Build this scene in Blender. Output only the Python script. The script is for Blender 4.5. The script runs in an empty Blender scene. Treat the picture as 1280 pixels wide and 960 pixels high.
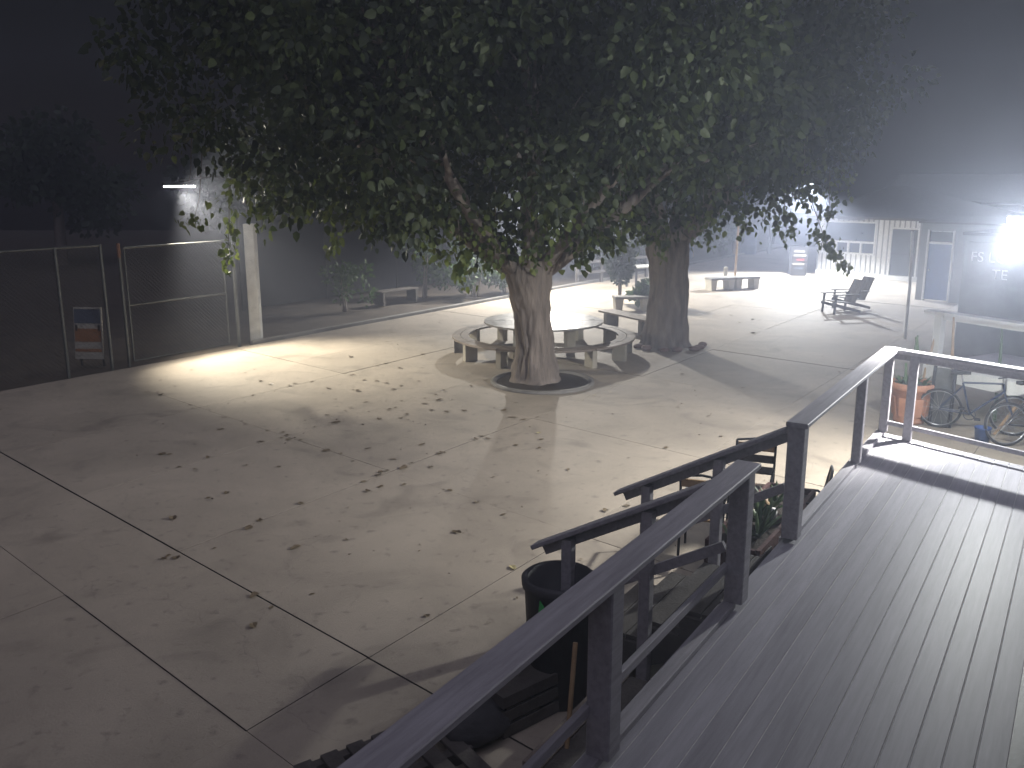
import bpy, math, random
import numpy as np
from mathutils import Vector, Matrix, noise as mnoise
R = math.radians
random.seed(7); rng = np.random.default_rng(7)
scene = bpy.context.scene
COL = scene.collection

# ------------------------------------------------------------------ camera, sky, exposure
CAM_H = 3.95
cd = bpy.data.cameras.new("camera"); cam = bpy.data.objects.new("camera", cd); COL.objects.link(cam)
cam.location = (0, 0, CAM_H); cam.rotation_euler = (R(90 - 13.0), 0, 0)
cd.sensor_width = 36; cd.lens = 36 * 1120 / 1280; cd.clip_end = 500; cd.clip_start = .05
scene.camera = cam
w = bpy.data.worlds.new("World"); scene.world = w; w.use_nodes = True
nt = w.node_tree; bg = nt.nodes["Background"]
sky = nt.nodes.new("ShaderNodeTexSky"); sky.sky_type = 'NISHITA'; sky.sun_disc = False
sky.sun_elevation = R(2.0); sky.sun_rotation = R(250)
nt.links.new(sky.outputs[0], bg.inputs[0]); bg.inputs[1].default_value = 0.004
scene.view_settings.view_transform = 'Standard'; scene.view_settings.look = 'None'
scene.view_settings.exposure = 0.0; scene.view_settings.gamma = 1.0; scene.view_settings.use_curve_mapping = False
scene.render.engine = 'CYCLES'
scene.cycles.use_denoising = True
scene.cycles.max_bounces = 4; scene.cycles.diffuse_bounces = 2; scene.cycles.glossy_bounces = 2; scene.cycles.transmission_bounces = 2; scene.cycles.volume_bounces = 0
scene.cycles.transparent_max_bounces = 6
scene.cycles.caustics_reflective = False; scene.cycles.caustics_refractive = False
scene.cycles.sample_clamp_indirect = 3.0
sun = bpy.data.lights.new("fill_sun", 'SUN'); sun.energy = 1.05; sun.angle = R(100); sun.color = (.85, .81, 1)  # broad fill light added to lift the shadows
so = bpy.data.objects.new("fill_sun", sun); COL.objects.link(so); so.rotation_euler = (R(35), R(20), 0)
HAZE = 0.0130
scene.cycles.use_adaptive_sampling = True; scene.cycles.adaptive_threshold = .03
P_RIGHT, P_SPILL, P_LED, P_HOUSE, P_POST = 1650, 850, 4000, 9500, 6000     # lamp powers

# ------------------------------------------------------------------ helpers
def mat(name, col, rough=.8, var=.25, scale=6.0, bump=.25, bscale=40.0, metal=0.0, col2=None, spec=.5, stretch=(1, 1, 1), world=False, objvar=.0, distort=0.0):
    m = bpy.data.materials.new(name); m.use_nodes = True
    n, l = m.node_tree.nodes, m.node_tree.links
    b = n["Principled BSDF"]; b.inputs["Roughness"].default_value = rough; b.inputs["Metallic"].default_value = metal
    b.inputs["Specular IOR Level"].default_value = spec
    if world:
        src = n.new("ShaderNodeNewGeometry").outputs["Position"]
    else:
        tc = n.new("ShaderNodeTexCoord"); oi = n.new("ShaderNodeObjectInfo")
        vm = n.new("ShaderNodeVectorMath"); vm.operation = 'MULTIPLY_ADD'
        cmb = n.new("ShaderNodeCombineXYZ")
        for k in range(3): l.new(oi.outputs["Random"], cmb.inputs[k])
        l.new(cmb.outputs[0], vm.inputs[0]); vm.inputs[1].default_value = (37, 53, 71); l.new(tc.outputs["Object"], vm.inputs[2])
        src = vm.outputs[0]
    mp = n.new("ShaderNodeMapping"); mp.inputs["Scale"].default_value = stretch; l.new(src, mp.inputs[0])
    t = n.new("ShaderNodeTexNoise"); t.inputs["Scale"].default_value = scale; t.inputs["Detail"].default_value = 6
    t.inputs["Roughness"].default_value = .65; t.inputs["Distortion"].default_value = distort
    l.new(mp.outputs[0], t.inputs["Vector"])
    cr = n.new("ShaderNodeValToRGB")
    c2 = col2 or tuple(c * (1 - var) for c in col); c1 = tuple(min(1, c * (1 + var * .6)) for c in col)
    cr.color_ramp.elements[0].position = .32; cr.color_ramp.elements[1].position = .68
    cr.color_ramp.elements[0].color = (*c2, 1); cr.color_ramp.elements[1].color = (*c1, 1)
    l.new(t.outputs["Fac"], cr.inputs[0]); out = cr.outputs[0]
    if objvar:
        oi2 = n.new("ShaderNodeObjectInfo"); mr = n.new("ShaderNodeMapRange")
        mr.inputs[3].default_value = 1 - objvar; mr.inputs[4].default_value = 1 + objvar; l.new(oi2.outputs["Random"], mr.inputs[0])
        mx = n.new("ShaderNodeVectorMath"); mx.operation = 'SCALE'; l.new(out, mx.inputs[0]); l.new(mr.outputs[0], mx.inputs["Scale"]); out = mx.outputs[0]
    l.new(out, b.inputs["Base Color"])
    if bump:
        t2 = n.new("ShaderNodeTexNoise"); t2.inputs["Scale"].default_value = bscale; t2.inputs["Detail"].default_value = 5
        l.new(mp.outputs[0], t2.inputs["Vector"])
        bp = n.new("ShaderNodeBump"); bp.inputs["Strength"].default_value = bump; bp.inputs["Distance"].default_value = .02
        l.new(t2.outputs["Fac"], bp.inputs["Height"]); l.new(bp.outputs[0], b.inputs["Normal"])
    return m

def leafmat(name, c1, c2, trans=.35):
    m = bpy.data.materials.new(name); m.use_nodes = True
    n, l = m.node_tree.nodes, m.node_tree.links
    b = n["Principled BSDF"]; b.inputs["Roughness"].default_value = .55
    g = n.new("ShaderNodeNewGeometry"); cr = n.new("ShaderNodeValToRGB")
    cr.color_ramp.elements[0].color = (*c1, 1); cr.color_ramp.elements[1].color = (*c2, 1)
    l.new(g.outputs["Random Per Island"], cr.inputs[0]); l.new(cr.outputs[0], b.inputs["Base Color"])
    tr = n.new("ShaderNodeBsdfTranslucent"); l.new(cr.outputs[0], tr.inputs[0])
    mx = n.new("ShaderNodeMixShader"); mx.inputs[0].default_value = trans
    l.new(b.outputs[0], mx.inputs[1]); l.new(tr.outputs[0], mx.inputs[2]); l.new(mx.outputs[0], n["Material Output"].inputs[0])
    return m

def emis(name, col, s):
    m = bpy.data.materials.new(name); m.use_nodes = True
    b = m.node_tree.nodes["Principled BSDF"]; b.inputs["Base Color"].default_value = (.8, .8, .8, 1)
    b.inputs["Emission Color"].default_value = (*col, 1); b.inputs["Emission Strength"].default_value = s
    return m

class MB:
    def __init__(s): s.v = []; s.f = []; s.sm = []
    def add(s, vs, fs, smooth=False):
        k = len(s.v); s.v += [tuple(v) for v in vs]; s.f += [tuple(i + k for i in f) for f in fs]; s.sm += [smooth] * len(fs); return s
    def box(s, c, size, rz=0, M=None):
        x, y, z = (a / 2 for a in size)
        vs = [Vector((i * x, j * y, k * z)) for k in (-1, 1) for j in (-1, 1) for i in (-1, 1)]
        T = M if M is not None else Matrix.Rotation(rz, 3, 'Z')
        vs = [T @ v + Vector(c) for v in vs]
        return s.add(vs, [(0, 2, 3, 1), (4, 5, 7, 6), (0, 1, 5, 4), (2, 6, 7, 3), (0, 4, 6, 2), (1, 3, 7, 5)])
    def span(s, a, b):
        return s.box([(p + q) / 2 for p, q in zip(a, b)], [abs(q - p) for p, q in zip(a, b)])
    def beam(s, p, q, wd, ht, up=(0, 0, 1), ch=0.0):
        p, q = Vector(p), Vector(q); d = (q - p).normalized(); sd = d.cross(Vector(up))
        if sd.length < 1e-4: sd = Vector((1, 0, 0))
        sd.normalize(); u = sd.cross(d)
        a, b = wd / 2, ht / 2; c = ch or min(a, b) * .18
        pr = [(-a + c, -b), (a - c, -b), (a, -b + c), (a, b - c), (a - c, b), (-a + c, b), (-a, b - c), (-a, -b + c)]
        vs = [e + sd * i + u * j for e in (p, q) for i, j in pr]
        return s.add(vs, [(i, (i + 1) % 8, (i + 1) % 8 + 8, i + 8) for i in range(8)] + [tuple(range(7, -1, -1)), tuple(range(8, 16))])
    def tube(s, pts, rad, n=10, cap=True):
        pts = [Vector(p) for p in pts]; N = len(pts)
        rad = rad if isinstance(rad, (list, tuple)) else [rad] * N
        vs = []; ref = Vector((0, 0, 1))
        t0 = (pts[1] - pts[0]).normalized()
        if abs(t0.z) > .9: ref = Vector((1, 0, 0))
        sd = t0.cross(ref).normalized()
        for i, p in enumerate(pts):
            t = (pts[min(i + 1, N - 1)] - pts[max(i - 1, 0)]).normalized()
            sd = (sd - t * sd.dot(t)).normalized(); u = t.cross(sd)
            for k in range(n):
                a = 2 * math.pi * k / n; vs.append(p + (sd * math.cos(a) + u * math.sin(a)) * rad[i])
        fs = [(i * n + k, i * n + (k + 1) % n, (i + 1) * n + (k + 1) % n, (i + 1) * n + k) for i in range(N - 1) for k in range(n)]
        s.add(vs, fs, True)
        if cap: s.add(vs[:n], [tuple(range(n - 1, -1, -1))]); s.add(vs[-n:], [tuple(range(n))])
        return s
    def lathe(s, prof, n=28, c=(0, 0, 0), smooth=True):
        vs = []
        for r, z in prof:
            for k in range(n):
                a = 2 * math.pi * k / n; vs.append((c[0] + r * math.cos(a), c[1] + r * math.sin(a), c[2] + z))
        m = len(prof)
        fs = [(i * n + k, i * n + (k + 1) % n, (i + 1) * n + (k + 1) % n, (i + 1) * n + k) for i in range(m - 1) for k in range(n)]
        s.add(vs, fs, smooth); return s
    def prism(s, poly, z0, z1):
        k = len(poly)
        vs = [(x, y, z0) for x, y in poly] + [(x, y, z1) for x, y in poly]
        return s.add(vs, [tuple(range(k - 1, -1, -1)), tuple(range(k, 2 * k))] + [(i, (i + 1) % k, (i + 1) % k + k, i + k) for i in range(k)])
    def extr(s, poly3, off):
        k = len(poly3); o = Vector(off); a = [Vector(p) for p in poly3]
        return s.add(a + [p + o for p in a], [tuple(range(k - 1, -1, -1)), tuple(range(k, 2 * k))] + [(i, (i + 1) % k, (i + 1) % k + k, i + k) for i in range(k)])
    def torus(s, c, Rr, r, axis='y', n=28, m=6):
        vs = []
        for i in range(n):
            a = 2 * math.pi * i / n
            for j in range(m):
                b = 2 * math.pi * j / m; q = Rr + r * math.cos(b); h = r * math.sin(b)
                p = (q * math.cos(a), h, q * math.sin(a)) if axis == 'y' else (q * math.cos(a), q * math.sin(a), h)
                vs.append(Vector(p) + Vector(c))
        return s.add(vs, [(i * m + j, ((i + 1) % n) * m + j, ((i + 1) % n) * m + (j + 1) % m, i * m + (j + 1) % m) for i in range(n) for j in range(m)], True)
    def mesh(s, name, m):
        me = bpy.data.meshes.new(name); me.from_pydata(s.v, [], s.f)
        me.polygons.foreach_set("use_smooth", s.sm); me.update()
        import bmesh
        bm = bmesh.new(); bm.from_mesh(me); bmesh.ops.recalc_face_normals(bm, faces=bm.faces); bm.to_mesh(me); bm.free()
        if m: me.materials.append(m)
        return me
    def build(s, name, m, parent=None):
        return link(name, s.mesh(name, m), parent)

def link(name, me, parent=None):
    o = bpy.data.objects.new(name, me); COL.objects.link(o)
    if parent: o.parent = parent
    return o
def tag(o, label=None, cat=None, group=None, kind=None):
    if label: o["label"] = label
    if cat: o["category"] = cat
    if group: o["group"] = group
    if kind: o["kind"] = kind
    return o
def thing(name, label, cat, loc=(0, 0, 0), rz=0, group=None):
    o = bpy.data.objects.new(name, None); COL.objects.link(o); o.location = loc; o.rotation_euler = (0, 0, rz)
    o.empty_display_size = .2
    return tag(o, label, cat, group)
def copy_tree(o, parent=None):
    c = o.copy(); COL.objects.link(c)
    if parent: c.parent = parent
    for ch in list(o.children): copy_tree(ch, c)
    return c
def azr(az):           # z rotation that turns local +x to the compass-like azimuth az (0 = +y, clockwise)
    return R(90 - az)

# the yard's own grid (concrete joints): a runs across the yard to the right, b runs up the yard
AD = (math.sin(R(132.5)), math.cos(R(132.5))); BD = (math.sin(R(35.5)), math.cos(R(35.5)))
def G(a, b, z=0): return (a * AD[0] + b * BD[0], a * AD[1] + b * BD[1], z)

# ------------------------------------------------------------------ materials
M_conc = mat("concrete", (.36, .312, .25), .75, .20, .55, .12, 55, world=True, objvar=.07, distort=.6)
M_joint = mat("joint_dirt", (.07, .06, .05), .95, .3, 8, .3)
M_dirt = mat("dirt", (.075, .06, .045), .95, .4, 1.5, .6, 12, world=True)
M_deck = mat("deck_board", (.37, .36, .395), .5, .16, 3, .06, 90, spec=.14, stretch=(.6, 9, 9), objvar=.10)
M_rail = mat("rail_paint", (.35, .335, .365), .6, .25, 4, .10, 30, stretch=(.5, 7, 7), objvar=.08)
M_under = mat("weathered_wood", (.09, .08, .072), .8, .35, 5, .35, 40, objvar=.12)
M_wood = mat("bench_wood", (.24, .2, .165), .6, .35, 4, .3, 50, objvar=.15)
M_table = mat("table_top", (.3, .285, .27), .34, .25, 3, .2, 40)
M_bark = mat("bark", (.23, .195, .17), .9, .5, 5, .9, 22, stretch=(1, 1, .25))
M_white = mat("white_paint", (.72, .72, .69), .55, .12, 3, .15, 40, objvar=.05)
M_cream = mat("cream_block", (.45, .42, .345), .8, .18, 5, .4, 40, objvar=.06)
M_slab = mat("bench_slab", (.2, .19, .175), .7, .3, 4, .3, 50)
M_roof = mat("roof_shingle", (.07, .068, .072), .85, .35, 7, .6, 35)
M_glass = mat("dark_glass", (.015, .017, .02), .12, .2, 2, 0, spec=.5)
M_screen = mat("screen_door", (.05, .055, .06), .7, .3, 6, .3)
M_blue = mat("blue_paint", (.04, .085, .24), .45, .2, 4, .1, objvar=.05)
M_bin = mat("black_plastic", (.05, .048, .055), .6, .3, 4, .15)
M_green = mat("green_sticker", (.05, .5, .12), .4, .1, 4, 0)
M_terra = mat("terracotta", (.52, .25, .15), .75, .25, 6, .3, 30)
M_soil = mat("soil", (.03, .022, .016), .95, .4, 20, .6)
M_galv = mat("galvanised_steel", (.11, .115, .11), .5, .25, 12, .1, metal=.6)
M_rust = mat("rusty_steel", (.2, .1, .06), .8, .4, 12, .3)
M_wire = mat("fence_wire", (.11, .115, .115), .6, .2, 10, 0, metal=.2)
M_pole = mat("concrete_pole", (.5, .5, .47), .75, .2, 5, .25)
M_dark = mat("dark_metal", (.025, .025, .028), .45, .3, 8, .05, metal=.3)
M_chrome = mat("bare_metal", (.45, .46, .48), .3, .1, 8, .0, metal=.9)
M_rubber = mat("tyre_rubber", (.018, .018, .018), .8, .2, 8, .2)
M_red = mat("red_paint", (.28, .03, .03), .4, .2, 6, .05)
M_teal = mat("blue_frame", (.018, .03, .07), .4, .2, 6, .05)
M_screenfence = mat("shade_cloth", (.018, .018, .023), .95, .25, 3, .3, 80)
M_siding = mat("white_batten_board", (.66, .67, .68), .6, .14, 5, .2, 40, stretch=(6, 6, .5), objvar=.06)
M_batten = mat("dark_batten", (.22, .22, .23), .7, .2, 5, .1)
M_grey = mat("grey_wall", (.20, .205, .21), .7, .2, 3, .2)
M_redwood = mat("red_planter_wood", (.075, .03, .028), .7, .4, 6, .3)
M_tan = mat("tan_wood", (.42, .28, .15), .6, .25, 6, .2)
M_sack = mat("dark_plastic_bag", (.05, .048, .052), .75, .3, 6, .7, 9)
M_stone = mat("edging_stone", (.2, .13, .11), .85, .3, 6, .5)
M_orange = mat("orange_print", (.22, .10, .04), .6, .2, 6, .05)
M_bluep = mat("blue_print", (.05, .065, .10), .6, .2, 6, .05)
M_paper = mat("pale_print", (.30, .29, .26), .6, .2, 6, .05)
M_leaf = leafmat("mulberry_leaf", (.014, .027, .008), (.062, .084, .022), .25)
M_litleaf = leafmat("lamplit_mulberry_leaf", (.06, .095, .02), (.19, .235, .055), .4)  # paler leaf colour carries the lamplight on the crown's lower fringe
M_shrub = leafmat("shrub_leaf", (.035, .075, .025), (.10, .16, .05))
M_topi = leafmat("dark_leaf", (.012, .025, .014), (.03, .055, .025), .15)
M_dry = leafmat("dry_leaf", (.09, .065, .042), (.22, .17, .10), .1)
M_drypale = leafmat("yellow_dry_leaf", (.35, .30, .13), (.5, .44, .24), .1)
M_succ = leafmat("succulent_leaf", (.05, .10, .045), (.13, .2, .08), .15)
M_led = emis("led_strip", (1, .97, .9), 60)
M_flood = emis("flood_face", (.95, 1, 1), 45)

def weather(m, stain=(.10, .085, .07), amt=.55):
    """irregular dark stains, specks and hairline cracks of the concrete itself"""
    n, l = m.node_tree.nodes, m.node_tree.links; b = n["Principled BSDF"]
    src = b.inputs["Base Color"].links[0].from_socket; pos = n.new("ShaderNodeNewGeometry").outputs["Position"]
    def ramp(sock, p0, p1, v0=0.0, v1=1.0):
        r = n.new("ShaderNodeMapRange"); r.inputs[1].default_value = p0; r.inputs[2].default_value = p1; r.inputs[3].default_value = v0; r.inputs[4].default_value = v1
        l.new(sock, r.inputs[0]); return r.outputs[0]
    def noise(sc, det, dist=0):
        t = n.new("ShaderNodeTexNoise"); t.inputs["Scale"].default_value = sc; t.inputs["Detail"].default_value = det; t.inputs["Distortion"].default_value = dist; l.new(pos, t.inputs["Vector"]); return t.outputs["Fac"]
    def mx(fac, c_in, col):
        k = n.new("ShaderNodeMix"); k.data_type = 'RGBA'; l.new(fac, k.inputs[0]); l.new(c_in, k.inputs[6]); k.inputs[7].default_value = (*col, 1); return k.outputs[2]
    c = mx(ramp(noise(.9, 8, 1.2), .56, .78, 0, amt), src, stain)          # broad stains
    c = mx(ramp(noise(7, 6), .60, .72, 0, .45), c, stain)                  # drips and leaf marks
    c = mx(ramp(noise(60, 3), .62, .75, 0, .6), c, (.09, .08, .07))        # specks
    v = n.new("ShaderNodeTexVoronoi"); v.feature = 'DISTANCE_TO_EDGE'; v.inputs["Scale"].default_value = .16
    wv = n.new("ShaderNodeVectorMath"); wv.operation = 'MULTIPLY_ADD'; nz = n.new("ShaderNodeTexNoise"); nz.inputs["Scale"].default_value = 1.3; nz.inputs["Detail"].default_value = 5; l.new(pos, nz.inputs["Vector"])
    l.new(nz.outputs["Color"], wv.inputs[0]); wv.inputs[1].default_value = (1.4, 1.4, 1.4); l.new(pos, wv.inputs[2]); l.new(wv.outputs[0], v.inputs["Vector"])
    c = mx(ramp(v.outputs["Distance"], .0, .0013, .35, 0), c, (.06, .05, .045))
    l.new(c, b.inputs["Base Color"])
weather(M_conc)
def rough_var(m, sc, lo, hi):
    n, l = m.node_tree.nodes, m.node_tree.links; t = n.new("ShaderNodeTexNoise"); t.inputs["Scale"].default_value = sc; t.inputs["Detail"].default_value = 7
    l.new(n.new("ShaderNodeNewGeometry").outputs["Position"], t.inputs["Vector"]); r = n.new("ShaderNodeMapRange"); r.inputs[1].default_value = .35; r.inputs[2].default_value = .65; r.inputs[3].default_value = lo; r.inputs[4].default_value = hi
    l.new(t.outputs["Fac"], r.inputs[0]); l.new(r.outputs[0], n["Principled BSDF"].inputs["Roughness"])
rough_var(M_table, 4, .25, .5)

# ------------------------------------------------------------------ ground and pavement
def sheet(name, x0, x1, y0, y1, z, m, step=None):
    mb = MB(); mb.add([(x0, y0, z), (x1, y0, z), (x1, y1, z), (x0, y1, z)], [(0, 1, 2, 3)]); return mb.build(name, m)
tag(sheet("ground", -40, 60, -20, 70, -.05, M_dirt), kind="structure")
AL = [-17.6, -15.2, -13.43, -10.8, -8.25, -5.0, -1.8, 1.4, 4.6, 7.8, 11.0]       # joints running up the yard
BL = [-5.0, -1.5, 1.2, 3.0, 4.26, 7.6, 11.05, 15.04, 18.6, 22.2, 25.8, 29.4, 33.0, 36.6, 40.2, 43.8, 47.4, 51.0]
pv = MB(); pv.add([G(AL[0] - .06, BL[0], -.028), G(AL[-1], BL[0], -.028), G(AL[-1], BL[-1], -.028), G(AL[0] - .06, BL[-1], -.028)], [(0, 1, 2, 3)])
pave = tag(pv.build("pavement", M_joint), kind="structure")
for i in range(len(AL) - 1):
    for j in range(len(BL) - 1):
        g = .0022 + .0015 * random.random(); gb = .011 if abs(BL[j] - 4.26) < .01 else g; ga = .010 if abs(BL[j + 1] - 4.26) < .01 else g
        a0, a1, b0, b1 = AL[i] + g, AL[i + 1] - g, BL[j] + gb, BL[j + 1] - ga
        dz = random.uniform(-.004, .004); c = .002
        lo = [G(a0, b0, -.04), G(a1, b0, -.04), G(a1, b1, -.04), G(a0, b1, -.04)]
        md = [(x, y, dz - c) for x, y, _ in lo]
        hi = [G(a0 + c, b0 + c, dz), G(a1 - c, b0 + c, dz), G(a1 - c, b1 - c, dz), G(a0 + c, b1 - c, dz)]
        s = MB(); s.add(lo + md + hi, [(8, 9, 10, 11)] + [(k, (k + 1) % 4, (k + 1) % 4 + 4, k + 4) for k in range(4)] + [(k + 4, (k + 1) % 4 + 4, (k + 1) % 4 + 8, k + 8) for k in range(4)])
        o = s.build("slab", M_conc, pave); o.data.materials.append(M_joint)
        for p_ in o.data.polygons:
            if abs(p_.normal.z) < .3: p_.material_index = 1
# low kerb on the planted side
kb = MB(); kb.beam(G(-17.72, 11.6, .02), G(-17.72, 50, .02), .12, .12); tag(kb.build("kerb", M_slab), kind="structure")

# ------------------------------------------------------------------ deck
E0 = (.47, 4.10, 1.0); DR = azr(32.8)
def D(s, t, z=0): # deck frame to world
    c, n = math.cos(DR), math.sin(DR); return (E0[0] + s * c - t * n, E0[1] + s * n + t * c, E0[2] + z)
deck = thing("porch_deck", "grey board porch deck with wooden railing along the near building", "deck", (E0[0], E0[1], 0), DR)
Z0 = 1.0
def s_end(t): return 7.24 + t * (.345 / .938)
NB = 14; pitch = .1425
for k in range(NB):
    t1 = .075 - k * pitch; t0 = t1 - pitch + .005; sa, c, th = -5.5, .003, .032
    pr = [(t0, -th), (t1, -th), (t1, -c), (t1 - c, 0), (t0 + c, 0), (t0, -c)]
    dz = random.uniform(-.0015, .0015)
    mb = MB(); vs = [(sa, t, Z0 + z + dz) for t, z in pr] + [(s_end(t), t, Z0 + z + dz) for t, z in pr]
    mb.add(vs, [(5, 4, 3, 2, 1, 0), tuple(range(6, 12))] + [(i, (i + 1) % 6, (i + 1) % 6 + 6, i + 6) for i in range(6)])
    mb.build("deck_board", M_deck, deck)
MB().add([(-5.5, -1.9, Z0 - .005), (7.24 + -1.9 * .3678 - .03, -1.9, Z0 - .005), (7.24 - .03, .03, Z0 - .005), (-5.5, .03, Z0 - .005)], [(0, 1, 2, 3)]).build("seam_glint_sheet", mat("seam_glint", (.68, .68, .66), .9, .3, 30, .2), deck)  # pale sheet whose colour stands for light glinting along the board edges
mb = MB()
for t in (.02, -.6, -1.2, -1.8): mb.span((-5.5, t - .02, Z0 - .19), (s_end(t) - .03, t + .02, Z0 - .034))
mb.build("joist", M_under, deck)
mb = MB(); mb.beam((s_end(.07) + .02, .07, Z0 - .10), (s_end(-1.92) + .02, -1.92, Z0 - .10), .03, .2); mb.build("end_fascia", M_rail, deck)
for sa, sb in ((-5.5, 2.0), (3.44, 7.2)):
    MB().span((sa, .078, Z0 - .2), (sb, .108, Z0 - .002)).build("side_fascia", M_rail, deck)
    MB().beam((sa, .03, Z0 + .024), (sb, .03, Z0 + .024), .09, .044).build("edge_board", M_rail, deck)
for s in (-5.2, -2.4, .0, 2.04, 3.40, 5.77, 7.15):
    MB().beam((s, .0, .0), (s, .0, Z0 - .2), .1, .1, up=(0, 1, 0)).build("footing_post", M_under, deck)
def rail_post(s, t, w_=.092): MB().beam((s, t, Z0 + (.048 if abs(t) < .01 else .003)), (s, t, Z0 + 1.0), w_, w_, up=(0, 1, 0), ch=.008).build("rail_post", M_rail, deck)
for s in (-4.9, -2.4, .0, 2.04, 3.40, 5.77, 7.17): rail_post(s, 0, .135 if s < 4 else .092)
def cap(p, q, w_=.175):
    p, q = Vector(p), Vector(q)
    MB().beam(p, q, w_, .038, ch=.006).build("cap_rail", M_rail, deck)
def sub(p, q, z, h=.085): MB().beam((p[0], p[1], Z0 + z), (q[0], q[1], Z0 + z), .036, h).build("side_rail", M_rail, deck)
cap((-5.5, -.005, Z0 + 1.022), (2.14, -.005, Z0 + 1.022)); cap((3.32, -.005, Z0 + 1.022), (7.25, -.005, Z0 + 1.022))
sub((-5.5, .066), (2.08, .066), .955); sub((3.36, .066), (7.2, .066), .955)
sub((-5.5, .066), (1.99, .066), .30, .06)
ED = Vector((-.345, -.938)).normalized()
def EP(d): return (7.17 + ED.x * d, ED.y * d)
for d in (.30, 1.98): rail_post(*EP(d))
a, b = EP(.09), EP(2.04); cap((a[0], a[1], Z0 + 1.022), (b[0], b[1], Z0 + 1.022), .14)
a, b = EP(.05), EP(1.96); sub((a[0] + .05, a[1]), (b[0] + .05, b[1]), .955)
sub((a[0] + .02, a[1]), (b[0] + .02, b[1]), .155, .05)

# ------------------------------------------------------------------ stairs
st = thing("wooden_stairs", "dark wooden stairs with two handrails leading from the deck to the yard", "stairs", (E0[0], E0[1], 0), DR)
RISE, RUN = 1.0 / 6, .30
for k in range(1, 6):
    z = Z0 - RISE * k; t = .12 + RUN * (k - 1)
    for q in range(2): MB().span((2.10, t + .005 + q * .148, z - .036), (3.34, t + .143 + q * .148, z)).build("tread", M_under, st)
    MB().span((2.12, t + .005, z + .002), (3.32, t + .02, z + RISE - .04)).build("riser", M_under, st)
for s in (2.085, 3.355):
    pr = [(.112, Z0 - .04)]
    for k in range(1, 6):
        pr += [(.112 + RUN * (k - 1), Z0 - RISE * k - .038), (.112 + RUN * k, Z0 - RISE * k - .038)]
    pr += [(.112 + RUN * 5, .0), (.112 + RUN * 5 - .25, .0), (.112, Z0 - .45)]
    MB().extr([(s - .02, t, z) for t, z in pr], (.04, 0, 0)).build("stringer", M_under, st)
SL = RISE / RUN
for s in (2.04, 3.40):
    sx = s - .05 if s < 3 else s + .05
    for t in (.66, 1.32):
        zf = max(0, Z0 - SL * t + .05)
        MB().beam((sx, t, max(0, zf - .5)), (sx, t, Z0 + .96 - SL * (t - .0)), .088, .088, up=(0, 1, 0), ch=.008).build("newel_post", M_rail, st)
    p, q = Vector((sx, .10, Z0 + 1.0 - SL * .10)), Vector((sx, 1.62, Z0 + 1.0 - SL * 1.62))
    MB().beam(p, q, .14, .036, ch=.006).build("handrail", M_rail, st)
    MB().beam(p - Vector((-.062, 0, .07)), q - Vector((-.062, .05, .04)), .034, .09).build("handrail_board", M_rail, st)
    MB().beam(p - Vector((-.062, 0, .52)), q - Vector((-.062, .25, .42)), .034, .075).build("lower_rail", M_rail, st)

# ------------------------------------------------------------------ building wall the camera hangs on
wl = thing("near_building", "dark skirting of the building wall beside the porch deck", "building", D(0, -2.0, -1), DR)
MB().span((-9, -.25, 0), (4.8, -.03, 4.4)).build("wall", M_grey, wl)
MB().span((-9, -.025, Z0 + .012), (2.6, .225, Z0 + .09)).build("skirting", M_dark, wl)

# ------------------------------------------------------------------ lamps
def spot(name, parent, loc, target, power, ang, blend, col, rad):
    ld = bpy.data.lights.new(name, 'SPOT'); ld.energy = power; ld.spot_size = R(ang); ld.spot_blend = blend; ld.color = col; ld.shadow_soft_size = rad
    o = bpy.data.objects.new(name, ld); COL.objects.link(o); o.location = loc; o.parent = parent
    o.rotation_euler = (Vector(target) - Vector(loc)).to_track_quat('-Z', 'Y').to_euler(); return o
def point(name, parent, loc, power, col, rad):
    ld = bpy.data.lights.new(name, 'POINT'); ld.energy = power; ld.color = col; ld.shadow_soft_size = rad
    o = bpy.data.objects.new(name, ld); COL.objects.link(o); o.location = loc; o.parent = parent; return o

# floodlight by the deck end, on an arm from the building wall
FL = Vector((5.97, 10.5, 3.46))
fl = thing("flood_light", "glaring white floodlight high above the bicycles by the deck end", "floodlight", FL)
nrm = Vector((math.sin(R(32.8 + 90)), math.cos(R(32.8 + 90)), 0))
MB().tube([(0, 0, .10), nrm * .5 + Vector((0, 0, .16)), nrm * 1.1 + Vector((0, 0, .16))], .022, 8).build("arm", M_galv, fl)
FQ = Vector((-.72, -.62, -.30)).to_track_quat('Z', 'Y').to_matrix()      # the way the panel faces
MB().box(FQ @ Vector((0, 0, -.05)) + Vector((0, 0, -.14)), (.46, .40, .10), M=FQ).build("housing", M_dark, fl)
ln_ = MB().box(FQ @ Vector((0, 0, .008)) + Vector((0, 0, -.14)), (.42, .36, .012), M=FQ).build("lens", M_flood, fl)
MB().tube([(0, 0, .11), (.04, .04, .0), (.05, .05, -.12)], .016, 6).build("yoke", M_galv, fl)
point("flood_light_spill", fl, (-.13, -.11, -.22), P_SPILL, (.97, 1, .97), .05)
spot("flood_light_bulb", fl, (-.13, -.10, -.22), (-6.8, 2.8, -7.0), P_RIGHT, 104, .65, (1, .95, .88), .07)

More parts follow.
